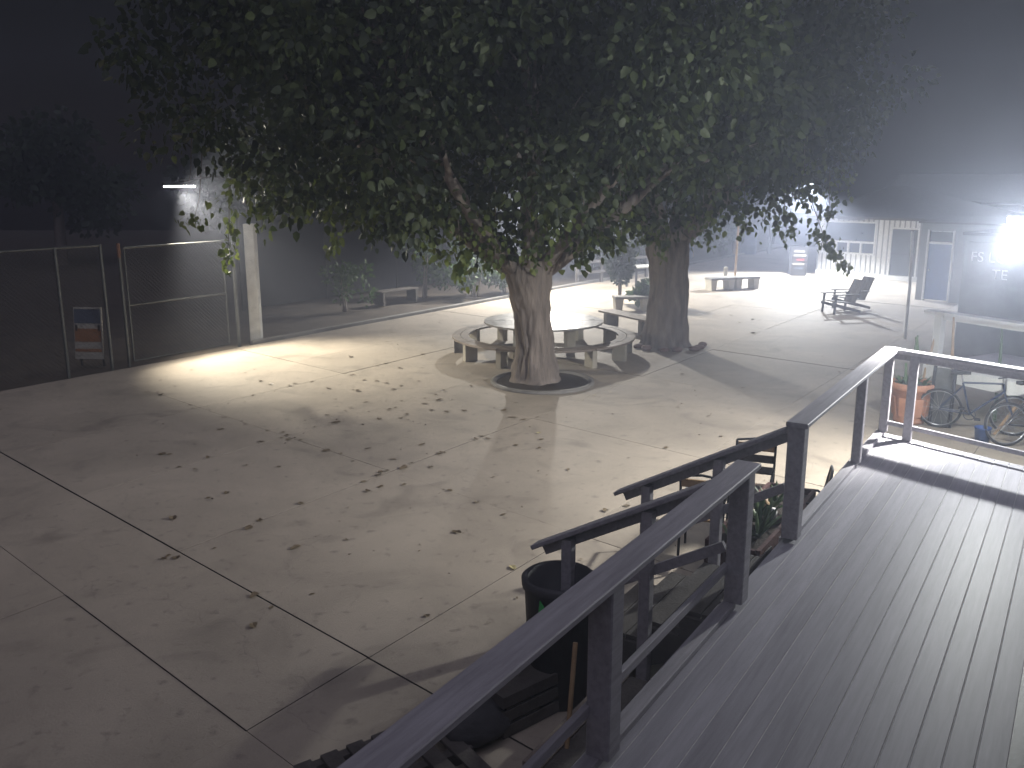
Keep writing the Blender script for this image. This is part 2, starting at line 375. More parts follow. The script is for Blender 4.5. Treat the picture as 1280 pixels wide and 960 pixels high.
# LED street lamp on the pale pole behind the fence
LP = Vector((-6.35, 21.98, 0)); LH = Vector((-7.42, 20.5, 3.75))
lp = thing("street_lamp", "pale square lamp pole beside the chain link gate with a lit strip lamp", "street lamp", LP)
MB().beam((0, 0, -.05), (0, 0, 2.85), .26, .26, up=(0, 1, 0), ch=.02).build("pole", M_pole, lp)
MB().tube([(0, 0, 2.85), (0, 0, 3.8), ((LH - LP).x * .5, (LH - LP).y * .5, 3.98), ((LH - LP).x, (LH - LP).y, 3.86)], .03, 8).build("arm", M_dark, lp)
h = LH - LP
hd = MB().box((h.x, h.y, h.z + .05), (.72, .2, .07), rz=R(8)).build("lamp_head", M_dark, lp)
lens = MB()
for k in range(5): lens.box((h.x + (k - 2) * .135, h.y - .02 + (k - 2) * .019, h.z + .0), (.10, .15, .028), rz=R(8))
lens.build("led_lens", M_led, hd)
spot("street_lamp_bulb", lp, (h.x, h.y, h.z - .05), (h.x + 2.5, h.y - 1.2, 0), P_LED, 84, .8, (1, .92, .76), .12)
spot("street_lamp_side_bulb", lp, (h.x, h.y, h.z - .05), (h.x + 8, h.y - 1.6, h.z - .7), P_LED * .32, 112, .6, (1, .93, .78), .12)

# post lamp behind the first tree
pl = thing("post_lamp", "tall post lamp behind the nearer tree lighting the table area", "lamp", (1.05, 31.0, 0))
MB().tube([(0, 0, -.05), (0, 0, 4.4)], [.06, .045], 10).build("pole", M_dark, pl)
MB().lathe([(0, 4.62), (.2, 4.5), (.24, 4.42), (.2, 4.40)], 18).build("shade", M_dark, pl)
MB().lathe([(.10, 4.41), (.10, 4.3), (0, 4.26)], 14).build("bulb", emis("warm_bulb", (1, .95, .85), 15), pl)
spot("post_lamp_bulb", pl, (.22, -.1, 4.2), (.6, -1.2, 0), P_POST, 150, .5, (1, .96, .88), .12)

# ------------------------------------------------------------------ foliage helpers
def leaf_cloud(name, m, centers, normals_out, sizes, droop=.5, parent=None):
    """one mesh of folded leaf blades; centers (N,3), normals_out (N,3) growth direction"""
    N = len(centers)
    tmpl = np.array([[0, 0, 0], [.34, .22, .06], [.30, .62, .05], [0, 1.05, -.06], [-.30, .62, .05], [-.34, .22, .06]])
    d = normals_out + rng.normal(0, .45, (N, 3)); d[:, 2] -= droop; d /= np.linalg.norm(d, axis=1)[:, None]
    r = rng.normal(0, 1, (N, 3)); r[:, 2] *= .35; x = np.cross(d, r); x /= np.linalg.norm(x, axis=1)[:, None] + 1e-9
    z = np.cross(x, d)
    s = sizes[:, None, None]
    P = centers[:, None, :] + s * (tmpl[None, :, 0:1] * x[:, None, :] + tmpl[None, :, 1:2] * d[:, None, :] + tmpl[None, :, 2:3] * z[:, None, :])
    P = P.reshape(-1, 3)
    q = np.array([[0, 1, 2, 3], [0, 3, 4, 5]])
    F = (q[None] + (np.arange(N) * 6)[:, None, None]).reshape(-1, 4)
    me = bpy.data.meshes.new(name); me.vertices.add(len(P)); me.vertices.foreach_set("co", P.astype(np.float32).ravel())
    me.loops.add(F.size); me.loops.foreach_set("vertex_index", F.astype(np.int32).ravel())
    me.polygons.add(len(F)); me.polygons.foreach_set("loop_start", np.arange(0, F.size, 4, dtype=np.int32))
    me.update(calc_edges=True); me.materials.append(m)
    return link(name, me, parent)
def blob(c, rad, n):   # points spread in an ellipsoid, thicker to its rim
    v = rng.normal(0, 1, (n, 3)); v /= np.linalg.norm(v, axis=1)[:, None]
    rr = rng.random(n) ** .45
    return np.array(c) + v * rr[:, None] * np.array(rad), v

def trunk_mesh(name, rings, m, parent, seg=72, sub=8, ridge=.08, seed=0, cut=None):
    rs = []
    for (a, b) in zip(rings[:-1], rings[1:]):
        for k in range(sub):
            f = k / sub; f2 = f * f * (3 - 2 * f); rs.append([a[i] + (b[i] - a[i]) * (f if i == 0 else f2) for i in range(4)])
    rs.append(list(rings[-1])); mb = MB(); vs = []
    for z, x, y, r in rs:
        for k in range(seg):
            a = 2 * math.pi * k / seg; c, s = math.cos(a), math.sin(a)
            n1 = mnoise.noise(Vector((c * 1.6 + seed, s * 1.6, z * .8))); n2 = mnoise.noise(Vector((c * 5 + seed, s * 5, z * 1.1))) * .6 + (abs(mnoise.noise(Vector((c * 9 + seed, s * 9, z * 1.7)))) - .3) * 1.1 + .5 * mnoise.noise(Vector((c * 14, s * 14, z * 5 + seed)))
            q = r * (1 + .10 * n1 + ridge * 1.6 * n2); vs.append((x + c * q, y + s * q, z))
    n = len(rs)
    mb.add(vs, [(i * seg + k, i * seg + (k + 1) % seg, (i + 1) * seg + (k + 1) % seg, (i + 1) * seg + k) for i in range(n - 1) for k in range(seg)], True)
    mb.add(vs[-seg:], [tuple(range(seg))])
    return mb.build(name, m, parent)

def limb(p0, d0, L, r0, rise, parent, name="limb"):
    pts, rad = [], []; p = Vector(p0); d = Vector(d0).normalized(); n = 9
    for i in range(n + 1):
        pts.append(p.copy()); rad.append(r0 * (1 - .86 * i / n))
        d = (d + Vector((random.uniform(-.12, .12), random.uniform(-.12, .12), rise * (1 - 1.6 * i / n) * .3 + random.uniform(-.06, .06)))).normalized()
        p = p + d * (L / n)
    MB().tube(pts, rad, 9).build(name, M_bark, parent); return pts, rad

def mulberry(name, label, loc, rings, fork_z, limbs, crown_c, crown_r, zlow, nclus, nleaf, strands, seed, avoid=()):
    random.seed(seed)
    t = thing(name, label, "tree", loc)
    trunk_mesh("trunk", rings, M_bark, t, seed=seed)
    tips = []
    for az, el, L, r0 in limbs:
        d = Vector((math.sin(R(az)) * math.cos(R(el)), math.cos(R(az)) * math.cos(R(el)), math.sin(R(el))))
        pts, rad = limb((rings[-1][1] * .8 + d.x * .12, rings[-1][2] + d.y * .12, fork_z - .25), d, L, r0, .35, t)
        for i in (4, 5, 6, 7, 8):
            for sgn in (-1, 1):
                dd = (pts[i] - pts[i - 1]).normalized(); side = Vector((-dd.y, dd.x, random.uniform(-.2, .5))) * sgn
                p2, _ = limb(pts[i], dd + side * 1.2, L * random.uniform(.28, .45), rad[i] * .6, .1, t, "branch")
                tips += [p2[5], p2[7], p2[9]]
        tips += [pts[7], pts[9]]
    C, Nn = [], []
    cc, cr = np.array(crown_c), np.array(crown_r)
    cl = [np.array(p) for p in tips]
    while len(cl) < nclus:
        v = rng.normal(0, 1, 3); v /= np.linalg.norm(v); p = cc + v * cr * rng.random() ** .35
        cl.append(p)
    for p in cl:
        x, y = p[0], p[1]; zl = zlow(x, y)
        if p[2] < zl: p = np.array([x, y, zl + rng.random() * .8])
        k = int(nleaf * rng.uniform(.6, 1.4)); q, v = blob(p, (.75, .75, .55), k)
        C.append(q); Nn.append(v)
    for (p, q, wd, k) in strands:                # hanging shoots
        f = rng.random(k); p, q = np.array(p), np.array(q)
        pt = p + (q - p) * f[:, None] + rng.normal(0, 1, (k, 3)) * wd * (1.1 - .7 * f)[:, None]
        C.append(pt); Nn.append(rng.normal(0, .5, (k, 3)))
    C = np.concatenate(C); Nn = np.concatenate(Nn)
    zl = np.array([zlow(x, y) for x, y in C[:, :2]]) - .35
    ns = sum(s[3] for s in strands); keep = C[:, 2] > zl; keep[len(C) - ns:] = True
    for (ax, r_) in avoid: keep &= np.linalg.norm(C - np.array(ax), axis=1) > r_
    C, Nn = C[keep], Nn[keep]
    fr = np.zeros(len(keep), bool); fr[len(keep) - ns:] = True; fr = fr[keep]
    leaf_cloud("crown", M_leaf, C[~fr], Nn[~fr], rng.uniform(.07, .20, int((~fr).sum())), .75, t)
    leaf_cloud("hanging_shoots", M_litleaf, C[fr], Nn[fr], rng.uniform(.08, .18, int(fr.sum())), 1.0, t)
    for (p, q, wd, k) in strands: MB().tube([Vector(p) + Vector((0, 0, .5)), Vector(p) * .6 + Vector(q) * .4, q], [.012, .008, .004], 5).build("twig", M_bark, t)
    return t
def lowf(base, amp, seed, cx=0, cy=0, dip=0, dr=2.0):
    def f(x, y):
        d = math.hypot(x - cx, y - cy)
        return base + amp * mnoise.noise(Vector((x * .55 + seed, y * .55, seed))) + .5 * amp * mnoise.noise(Vector((x * 1.6, y * 1.6 + seed, 3))) - dip * math.exp(-(d / dr) ** 2)
    return f
T1 = (.47, 17.3, 0)
def rel(T, x, y, z): return (x - T[0], y - T[1], z)
str1 = [(rel(T1, -4.5, 16.6, 3.9), rel(T1, -4.55, 16.5, 3.05), .22, 90), (rel(T1, -3.9, 16.6, 3.9), rel(T1, -3.8, 16.6, 3.3), .25, 80),
        (rel(T1, -2.9, 16.8, 3.4), rel(T1, -3.4, 16.6, 2.55), .10, 50), (rel(T1, -2.6, 16.4, 3.8), rel(T1, -2.5, 16.4, 3.0), .25, 90),
        (rel(T1, -1.6, 16.6, 3.5), rel(T1, -1.35, 16.4, 2.45), .22, 120), (rel(T1, -1.0, 16.5, 3.3), rel(T1, -.9, 16.4, 2.15), .25, 130),
        (rel(T1, -.3, 16.4, 3.3), rel(T1, -.3, 16.3, 2.35), .25, 110), (rel(T1, .5, 16.3, 3.3), rel(T1, .45, 16.3, 2.5), .3, 110),
        (rel(T1, .75, 16.0, 4.3), rel(T1, .7, 15.9, 3.1), .33, 260),
        (rel(T1, 1.3, 16.6, 3.2), rel(T1, 1.3, 16.6, 2.35), .25, 100), (rel(T1, 2.0, 17, 3.3), rel(T1, 2.1, 17, 2.6), .25, 90),
        (rel(T1, -4.2, 16.9, 4.0), rel(T1, -4.25, 16.9, 3.45), .3, 110), (rel(T1, -3.3, 16.7, 4.0), rel(T1, -3.2, 16.6, 3.4), .3, 110), (rel(T1, -2.1, 16.5, 3.8), rel(T1, -2.0, 16.4, 3.1), .3, 110),
        (rel(T1, -5.2, 17.2, 4.2), rel(T1, -5.3, 17.2, 3.6), .25, 60), (rel(T1, -5.9, 17.6, 3.9), rel(T1, -6.1, 17.4, 3.1), .25, 100),
        (rel(T1, -6.3, 18.3, 4.4), rel(T1, -6.5, 18.3, 3.6), .3, 80), (rel(T1, -5.6, 18.2, 3.4), rel(T1, -5.75, 18.1, 2.2), .14, 70)]
mulberry("mulberry_tree", "nearer mulberry tree growing in front of the round picnic table", T1,
         [(-.1, 0, 0, .60), (.15, 0, 0, .46), (.7, -.02, 0, .37), (1.35, -.08, 0, .36), (1.7, -.13, 0, .40), (2.1, -.16, 0, .45), (2.4, -.16, 0, .40)], 2.3,
         [(265, 28, 7.0, .20), (300, 40, 6.0, .18), (20, 50, 5.5, .18), (75, 35, 5.5, .18), (180, 55, 5.0, .16), (230, 35, 5.8, .17), (120, 42, 5.0, .15), (345, 70, 5.0, .17)],
         (-1.2, .2, 6.0), (6.2, 5.0, 3.4), lowf(3.35, .55, 2.2, 0, 0, .75, 2.2), 560, 90, str1, 11, avoid=((( -7.9, 3.2, 3.75), 1.3), ((-7.4, 2.0, 3.78), .9), ((-6.95, .8, 3.8), .8), ((-6.5, -.3, 3.85), .7)))
T2 = (3.68, 21.3, 0)
str2 = [(rel(T2, 2.1, 20.2, 3.3), rel(T2, 2.1, 20.1, 2.5), .25, 90), (rel(T2, 2.8, 20, 3.3), rel(T2, 2.9, 20, 2.55), .25, 90),
        (rel(T2, 4.1, 19.7, 3.3), rel(T2, 4.2, 19.6, 2.6), .25, 90), (rel(T2, 5.0, 19.8, 3.5), rel(T2, 5.1, 19.7, 2.85), .25, 90),
        (rel(T2, 5.9, 19.9, 3.5), rel(T2, 6.0, 19.8, 2.75), .25, 100), (rel(T2, 6.4, 19.6, 3.0), rel(T2, 7.35, 19.5, 1.95), .14, 110),
        (rel(T2, 6.9, 20, 3.6), rel(T2, 7.0, 20, 3.2), .2, 60), (rel(T2, 7.2, 20.4, 4.2), rel(T2, 7.5, 20.4, 3.7), .15, 30),
        (rel(T2, 6.2, 19.7, 4.5), rel(T2, 6.3, 19.6, 3.4), .22, 160), (rel(T2, 1.4, 20, 3.2), rel(T2, 1.5, 20, 2.6), .25, 80), (rel(T2, 3.4, 20.1, 3), rel(T2, 3.3, 20.1, 2.3), .2, 40)]
mulberry("mulberry_tree", "farther thick mulberry tree standing to the right of the round picnic table", T2,
         [(-.1, 0, 0, .66), (.15, 0, 0, .545), (.8, .02, 0, .49), (1.5, .05, 0, .46), (1.9, .03, 0, .47), (2.3, 0, 0, .50), (2.7, 0, 0, .44)], 2.6,
         [(90, 35, 5.0, .2), (140, 40, 4.8, .18), (200, 45, 4.5, .18), (270, 45, 4.6, .18), (320, 45, 5.0, .18), (30, 50, 5.0, .18), (60, 25, 5.0, .17)],
         (.1, -.2, 6.0), (4.7, 4.4, 3.2), lowf(3.45, .5, 7.7, 0, 0, .8, 2.0), 430, 80, str2, 23)
random.seed(3)
# soil ring and rim at the foot of the nearer tree, stones at the other
wl1 = thing("tree_well", "round soil well with low rim around the nearer tree trunk", "tree well", (.6, 17.25, 0))
MB().lathe([(1.02, .0), (1.02, .05), (.95, .06), (.92, .02), (.90, .008)], 40).build("rim", M_slab, wl1)
MB().lathe([(.90, .02), (.55, .05), (0, .06)], 40).build("soil", M_soil, wl1)
for k in range(7):
    a = R(100 + k * 24); o = MB().lathe([(0, -.02), (.10, .0), (.13, .06), (.09, .12), (0, .14)], 8).build("edging_stone", M_stone)
    o.location = (3.75 + .86 * math.sin(a) + random.uniform(-.05, .05), 21.3 + .86 * math.cos(a), .0); o.rotation_euler = (0, 0, random.random() * 6)
    o.scale = (random.uniform(.7, 1.2), random.uniform(.7, 1.2), random.uniform(.6, .9))
    tag(o, "small reddish stone at the foot of the farther tree trunk", "stone", "stones round the farther tree")

# ------------------------------------------------------------------ round picnic table with ring bench
TC = (.72, 20.35, 0)
tb = thing("round_table", "round wooden picnic table behind the nearer tree trunk", "table", TC)
nseg = 10
for k in range(nseg):                                  # planks of the round top
    y0, y1 = -1.35 + k * .27 + .004, -1.35 + (k + 1) * .27 - .004
    def xx(y): return math.sqrt(max(0.0, 1.36 ** 2 - y * y))
    ys = [y0 + (y1 - y0) * i / 4 for i in range(5)]
    poly = [(xx(y), y) for y in ys] + [(-xx(y), y) for y in reversed(ys)]
    MB().prism(poly, .71, .75 + random.uniform(0, .003)).build("top_plank", M_table, tb)
for k in range(4):
    a = R(45 + 90 * k); MB().span((-.09, -.07, 0), (.09, .07, .706)).build("leg", M_cream, tb).location = (math.cos(a) * .85, math.sin(a) * .85, 0)
MB().span((-.9, -.05, .62), (.9, .05, .704)).build("cross_beam", M_under, tb)
rb = thing("ring_bench", "low curved wooden bench making a ring round the picnic table", "bench", TC)
NSEG = 12
for k in range(NSEG):
    a0, a1 = 2 * math.pi * k / NSEG + .006, 2 * math.pi * (k + 1) / NSEG - .006
    for (ri, ro) in ((1.72, 1.90), (1.915, 2.10)):
        aa = [a0 + (a1 - a0) * i / 3 for i in range(4)]
        poly = [(ro * math.cos(a), ro * math.sin(a)) for a in aa] + [(ri * math.cos(a), ri * math.sin(a)) for a in reversed(aa)]
        MB().prism(poly, .385, .43).build("seat_plank", M_wood, rb)
    am = a0; o = MB().span((-.15, -.06, 0), (.15, .06, .383)).build("leg", M_cream if k % 3 else M_slab, rb)
    o.location = (1.9 * math.cos(am), 1.9 * math.sin(am), 0); o.rotation_euler = (0, 0, am)
pb = thing("plank_bench", "straight plank bench end showing behind the ring bench left of the farther tree", "bench", (3.05, 23.3, 0), azr(150))
for k in range(3): MB().span((-1.0, -.25 + k * .17, .40), (1.0, -.09 + k * .17, .445)).build("seat_plank", M_wood, pb)
for x in (-.75, .75): MB().span((x - .07, -.2, 0), (x + .07, .2, .398)).build("leg", M_slab, pb)

def slab_bench(label, loc, rz, n=2, L=1.0):
    t = thing("slab_bench", label, "bench", loc, rz)
    x = -n * L / 2
    for k in range(n):
        MB().span((x + .02, -.24, .38), (x + L - .02, .24, .45)).build("seat_slab", M_slab, t)
        for q in (.16, L - .16): MB().extr([(x + q - .09, -.20, 0), (x + q - .13, -.20, .378), (x + q + .13, -.20, .378), (x + q + .09, -.20, 0)], (0, .40, 0)).build("leg_block", M_cream, t)
        x += L
    return t
slab_bench("long concrete slab bench on cream blocks in the bright far yard", (7.95, 32.3, 0), azr(70), 2, 1.05)
sb = slab_bench("short cream block bench beside the dark shrub left of the farther tree", (3.62, 27.0, 0), azr(85), 1, 1.15)
MB().beam((7.75, 32.6, .46), (7.75, 32.6, .78), .12, .12, up=(0, 1, 0)).build("bollard", M_cream); b_ = bpy.data.objects["bollard"]
tag(b_, "small square bollard standing on the far slab bench", "bollard")
b_.data.transform(Matrix.Translation((-7.75, -32.6, 0))); b_.location = (7.75, 32.6, 0)
o = MB().tube([(0, 0, 0), (.02, 0, 2.5)], .04, 8).build("thin_pole", M_tan); o.location = (8.25, 33.2, 0); tag(o, "thin pale pole behind the far slab bench", "pole")

# ------------------------------------------------------------------ house with white batten boards
HO = Vector((12.75, 37.7, 0)); HR = azr(137)
hs = thing("cottage", "white board and batten cottage with dark roof and wide front window", "house", HO, HR)
# local x along the front, local +y is left of x = away from the camera
HW, HH, HDp = 5.3, 2.5, 6.0
def wallrect(x0, x1, z0, z1): MB().span((x0, 0, z0), (x1, .12, z1)).build("wall", M_white, hs)
WX0, WX1, WZ0, WZ1 = .28, 2.4, .98, 2.16; DX0, DX1, DZ1 = 3.1, 4.1, 1.98
wallrect(0, WX0, .18, HH); wallrect(WX0, WX1, .18, WZ0); wallrect(WX0, WX1, WZ1, HH); wallrect(WX1, DX0, .18, HH); wallrect(DX0, DX1, DZ1, HH); wallrect(DX1, HW, .18, HH)
MB().span((0, .12, .0), (.12, HDp, HH)).build("wall", M_white, hs); MB().span((HW - .12, .12, 0), (HW, HDp, HH)).build("wall", M_white, hs); MB().span((.12, HDp - .12, 0), (HW - .12, HDp, HH)).build("wall", M_white, hs)
MB().span((-.02, -.03, 0), (HW + .02, .10, .178)).build("plinth", M_white, hs)
x = .03
while x < HW - .1:                                    # battens
    for (z0, z1) in (((.19, WZ0 - .07), (WZ1 + .07, HH)) if WX0 - .06 < x < WX1 + .06 else (((DZ1 + .07, HH),) if DX0 - .08 < x < DX1 + .08 else ((.19, HH),))):
        MB().span((x - .022, -.024, z0), (x + .022, -.001, z1)).build("batten", M_batten, hs)
    x += .205 + random.uniform(-.01, .01)
win = MB()
for (a, b, c, d) in ((WX0 - .06, WX1 + .06, WZ1, WZ1 + .07), (WX0 - .06, WX1 + .06, WZ0 - .07, WZ0), (WX0 - .06, WX0, WZ0, WZ1), (WX1, WX1 + .06, WZ0, WZ1), (WX0, WX1, 1.36, 1.44)):
    win.span((a, -.05, c), (b, .05, d))
wn = win.build("window_frame", M_white, hs)
for k in range(1, 4): xk = WX0 + (WX1 - WX0) * k / 4; MB().span((xk - .035, -.045, WZ0), (xk + .035, .04, 1.36)).build("mullion", M_white, wn)
MB().span((WX0, .06, 1.44), (WX1, .07, WZ1)).build("pane", M_glass, wn)
for k in range(4): a = WX0 + (WX1 - WX0) * k / 4; MB().span((a + .035, .06, WZ0), (a + (WX1 - WX0) / 4 - .035, .07, 1.36)).build("pane", M_glass, wn)
MB().span((WX0 + .55, -.10, WZ1 + .12), (WX0 + 1.6, -.03, WZ1 + .17)).build("lintel_strip", M_dark, hs)
dr = MB().span((DX0, .03, .2), (DX1, .08, DZ1)).build("door", M_screen, hs)
MB().span((DX0 - .07, -.03, .2), (DX0, .02, DZ1 + .06)).build("door_trim", M_white, dr); MB().span((DX1, -.03, .2), (DX1 + .07, .02, DZ1 + .06)).build("door_trim", M_white, dr)
MB().span((DX0, .015, 1.0), (DX1, .028, 1.06)).build("mid_bar", M_dark, dr)
rf = MB(); e, zt, ze, rh = .45, 3.6, 2.42, 2.3       # hip roof
q = [(-e, -e, ze), (HW + e, -e, ze), (HW + e, HDp + e, ze), (-e, HDp + e, ze), (HW / 2 - .8, 2.4, zt), (HW / 2 - .8, HDp - 2.4, zt)]
rf.add(q, [(0, 1, 4), (1, 2, 5, 4), (2, 3, 5), (3, 0, 4, 5)])
rf.add([(x_, y_, z_ - .09) for x_, y_, z_ in q[:4]] + q[:4], [(3, 2, 1, 0), (0, 1, 5, 4), (1, 2, 6, 5), (2, 3, 7, 6), (3, 0, 4, 7)])
rf.build("roof", M_roof, hs)
# floodlight on an arm from the cottage roof corner
FH = Vector((11.5, 35.6, 3.7))
fh = thing("eave_floodlight", "floodlight on a long arm from the cottage roof corner above the bright patch", "floodlight", FH)
MB().box((0, 0, .05), (.30, .22, .10), rz=HR).build("housing", M_dark, fh)
MB().box((0, 0, -.012), (.26, .18, .02), rz=HR).build("lens", M_flood, fh)
MB().tube([(0, 0, .10), (1.0, 1.5, .05), tuple(HO + Vector((.35, .2, 2.75)) - FH)], .025, 6).build("arm", M_dark, fh)
spot("eave_floodlight_bulb", fh, (0, 0, -.05), (-.9, -1.5, -3.7), P_HOUSE, 130, .45, (.95, .98, 1), .06)

# taller pale building behind the cottage
bb = thing("rear_building", "pale boarded building with a gable roof behind the cottage", "building", (17.6, 41.5, 0), azr(133))
MB().span((0, 0, 0), (14, .2, 3.1)).build("wall", M_siding, bb)
for k in range(40): MB().span((.15 + k * .34, -.025, .1), (.20 + k * .34, -.001, 3.09)).build("batten", M_white, bb)
MB().extr([(-1.0, -.6, 2.95), (-1.0, 2.6, 4.1), (-1.0, 5.8, 2.95), (-1.0, 5.8, 2.85), (-1.0, 2.6, 3.98), (-1.0, -.6, 2.85)], (16, 0, 0)).build("roof", M_roof, bb)
MB().extr([(.01, .2, 3.1), (.01, 2.6, 3.95), (.01, 5.0, 3.1)], (.1, 0, 0)).build("gable_wall", M_white, bb)
MB().span((.01, .2, 0), (.11, 5, 3.1)).build("side_wall", M_white, bb)

# shed with blue door and porch posts
sh = thing("blue_door_shed", "narrow grey shed with a blue door right of the cottage", "shed", (13.35, 29.4, 0), azr(137))
MB().span((-.12, .1, 0), (.14, .25, 2.5)).build("wall", M_grey, sh); MB().span((.92, .1, 0), (2.4, .25, 2.5)).build("wall", M_grey, sh); MB().span((.14, .1, 2.26), (.92, .25, 2.5)).build("wall", M_grey, sh)
dd = MB().span((.16, .12, .05), (.90, .17, 1.84)).build("door", M_blue, sh); MB().lathe([(0, .0), (.03, .0), (.03, .05), (0, .05)], 10).build("handle", M_chrome, dd).location = (.24, .10, .98)
MB().span((.16, .14, 1.92), (.90, .16, 2.24)).build("transom_pane", M_glass, sh)
for a, b, c, d in ((.10, .16, 0, 2.3), (.90, .96, 0, 2.3)): MB().span((a, .06, c), (b, .099, d)).build("door_post", M_white, sh)
MB().span((.16, .07, 1.85), (.90, .11, 1.91)).build("door_head", M_white, sh)
MB().extr([(-.2, 0, 2.5), (-.2, 2.4, 2.6), (-.2, 2.4, 2.66), (-.2, 0, 2.56)], (2.8, 0, 0)).build("roof", M_roof, sh)

o = MB().tube([(0, 0, -.05), (.0, .01, 1.3), (-.07, 0, 2.66)], [.04, .038, .035], 10).build("slender_pole", M_white)
o.location = (9.87, 22.2, 0); tag(o, "slender white pole standing in the shaded yard before the cottage door", "pole")

# ------------------------------------------------------------------ right-hand building with sign, and its porch
rbd = thing("sign_building", "grey walled building with white sign lettering beside the glaring floodlight", "building", (9.62, 19.2, 0), azr(140))
MB().span((0, 0, 0), (7, .2, 2.75)).build("wall", M_grey, rbd)
MB().extr([(-.05, -.06, 2.755), (-.05, 3, 2.8), (-.05, 3, 2.86), (-.05, -.06, 2.82)], (7.2, 0, 0)).build("roof", M_roof, rbd)
sg = MB().span((.10, -.05, 1.75), (3.2, -.002, 2.62)).build("sign_board", mat("sign_grey", (.16, .165, .17), .6, .1, 4, .05), rbd)
def text(body, x, z, size, parent, m, y=-.055):
    cu = bpy.data.curves.new("t", 'FONT'); cu.body = body; cu.size = size; cu.extrude = .003
    to = bpy.data.objects.new("t", cu); COL.objects.link(to)
    bpy.context.view_layer.update()
    me = bpy.data.meshes.new_from_object(to.evaluated_get(bpy.context.evaluated_depsgraph_get()))
    bpy.data.objects.remove(to); me.materials.clear(); me.materials.append(m)
    o = link("lettering", me, parent); o.location = (x, y, z); o.rotation_euler = (R(90), 0, 0); return o
text("FS LO", .16, 2.22, .30, sg, M_white); text("TE", .62, 1.88, .30, sg, M_white)
po = thing("far_porch", "second raised porch with pale rail and post behind the bicycles", "porch", (7.05, 15.0, 0), azr(151))
for k in range(7): MB().span((0, .0 + k * .29, .80), (5.5, .28 + k * .29, .845)).build("deck_board", M_white if k < 1 else M_deck, po)
MB().span((0, -.035, .62), (5.5, -.003, .84)).build("fascia", M_white, po)
for x in (.25, 2.4, 4.8): MB().span((x - .07, .1, 0), (x + .07, .24, .798)).build("footing_post", M_under, po)
for x in (.12, 2.3, 4.6): MB().span((x - .065, .06, .848), (x + .065, .19, 1.71)).build("rail_post", M_white, po)
MB().span((-.1, -.02, 1.712), (5.5, .22, 1.755)).build("cap_rail", M_white, po)
MB().span((.19, .1, 1.62), (5.5, .14, 1.708)).build("side_rail", M_white, po)

# ------------------------------------------------------------------ far background
ff = thing("screened_fence", "long dark cloth screened fence behind the planting bed", "fence", G(-22.5, 14.5, 0), azr(35.5))
for k in range(12):
    MB().span((k * 3.4, -.04, 0), (k * 3.4 + .08, .04, 2.9)).build("post", M_dark, ff)
    MB().span((k * 3.4 + .085, -.015, .04), (k * 3.4 + 3.395, .015, 2.85)).build("cloth_panel", M_screenfence, ff)
fb = thing("rear_fence", "dark board fence closing the far end of the bright yard", "fence", G(-19, 51.2, 0), azr(132.5))
for k in range(15):
    MB().span((k * 2.2, -.03, 0), (k * 2.2 + 2.19, .03, 1.9 + random.uniform(-.02, .02))).build("panel", M_screenfence, fb)
    MB().span((k * 2.2 - .05, -.12, 0), (k * 2.2 + .05, -.032, 2.0)).build("post", M_under, fb)
def shrub(name, label, loc, rad, n, m=M_shrub, size=(.08, .16), h0=.25, group=None, stems=4):
    t = thing(name, label, "shrub", loc, 0, group)
    C, N_ = [], []
    for k in range(9):
        c = (rng.normal(0, .45) * rad[0], rng.normal(0, .45) * rad[1], h0 + rad[2] * rng.uniform(.3, 1.7))
        q, v = blob(c, [r_ * .5 for r_ in rad], n // 9); C.append(q); N_.append(v)
    C = np.concatenate(C); N_ = np.concatenate(N_); k_ = C[:, 2] > .05
    leaf_cloud("foliage", m, C[k_], N_[k_], rng.uniform(*size, int(k_.sum())), .15, t)
    for k in range(stems): MB().tube([(random.uniform(-.1, .1), random.uniform(-.1, .1), 0), (random.uniform(-.4, .4) * rad[0], random.uniform(-.4, .4) * rad[1], h0 + rad[2] * 1.2)], [.03, .012], 6).build("stem", M_bark, t)
    return t
shrub("leafy_shrub", "tall leafy shrub in the bed left of the nearer tree trunk", (-1.25, 30.3, 0), (.95, .8, 1.1), 1500)
shrub("leafy_shrub", "upright shrub in the bed, second from the nearer tree", (-2.9, 30.0, 0), (.6, .6, 1.0), 900)
shrub("leafy_shrub", "low shrub touching the nearer tree trunk at the bed edge", (-.3, 31.2, 0), (.6, .6, .6), 700)
shrub("leafy_shrub", "dim shrub far left in the dark planting bed", (-5.0, 26.8, 0), (.6, .6, .6), 500)
shrub("leafy_shrub", "bright green bush in the far corner left of the blue barrel", (10.4, 46.5, 0), (1.1, .8, .75), 1100, size=(.12, .25))
shrub("leafy_shrub", "loose bush behind the wooden rail fence between the two trees", (4.2, 38.2, 0), (1.6, .8, 1.1), 1300)
shrub("leafy_shrub", "broad bush behind the wooden rail fence right of the post lamp", (1.5, 36.5, 0), (1.3, .8, 1.2), 1200)
# topiary shrub standing by the cream bench
tp = thing("topiary_shrub", "dark dense rounded shrub beside the cream block bench", "shrub", (3.45, 28.6, 0))
MB().tube([(0, 0, 0), (0, 0, .8)], .06, 8).build("stem", M_bark, tp)
q, v = blob((0, 0, 1.35), (.45, .45, .75), 1800); leaf_cloud("foliage", M_topi, q, v, rng.uniform(.07, .13, len(q)), .1, tp)
shrub("leafy_shrub", "small pale-leaved plant between the cream bench and the farther tree", (4.15, 27.4, 0), (.4, .35, .35), 420, M_succ, (.14, .26))
lb = thing("garden_bench", "faint pale garden bench in the dark bed behind the fence", "bench", (-3.7, 28.6, 0), azr(40))
for k in range(3): MB().span((-.8, -.2 + k * .14, .42), (.8, -.08 + k * .14, .46)).build("seat_slat", M_under, lb)
for x in (-.7, .7): MB().span((x - .04, -.2, 0), (x + .04, .228, .418)).build("leg", M_under, lb)
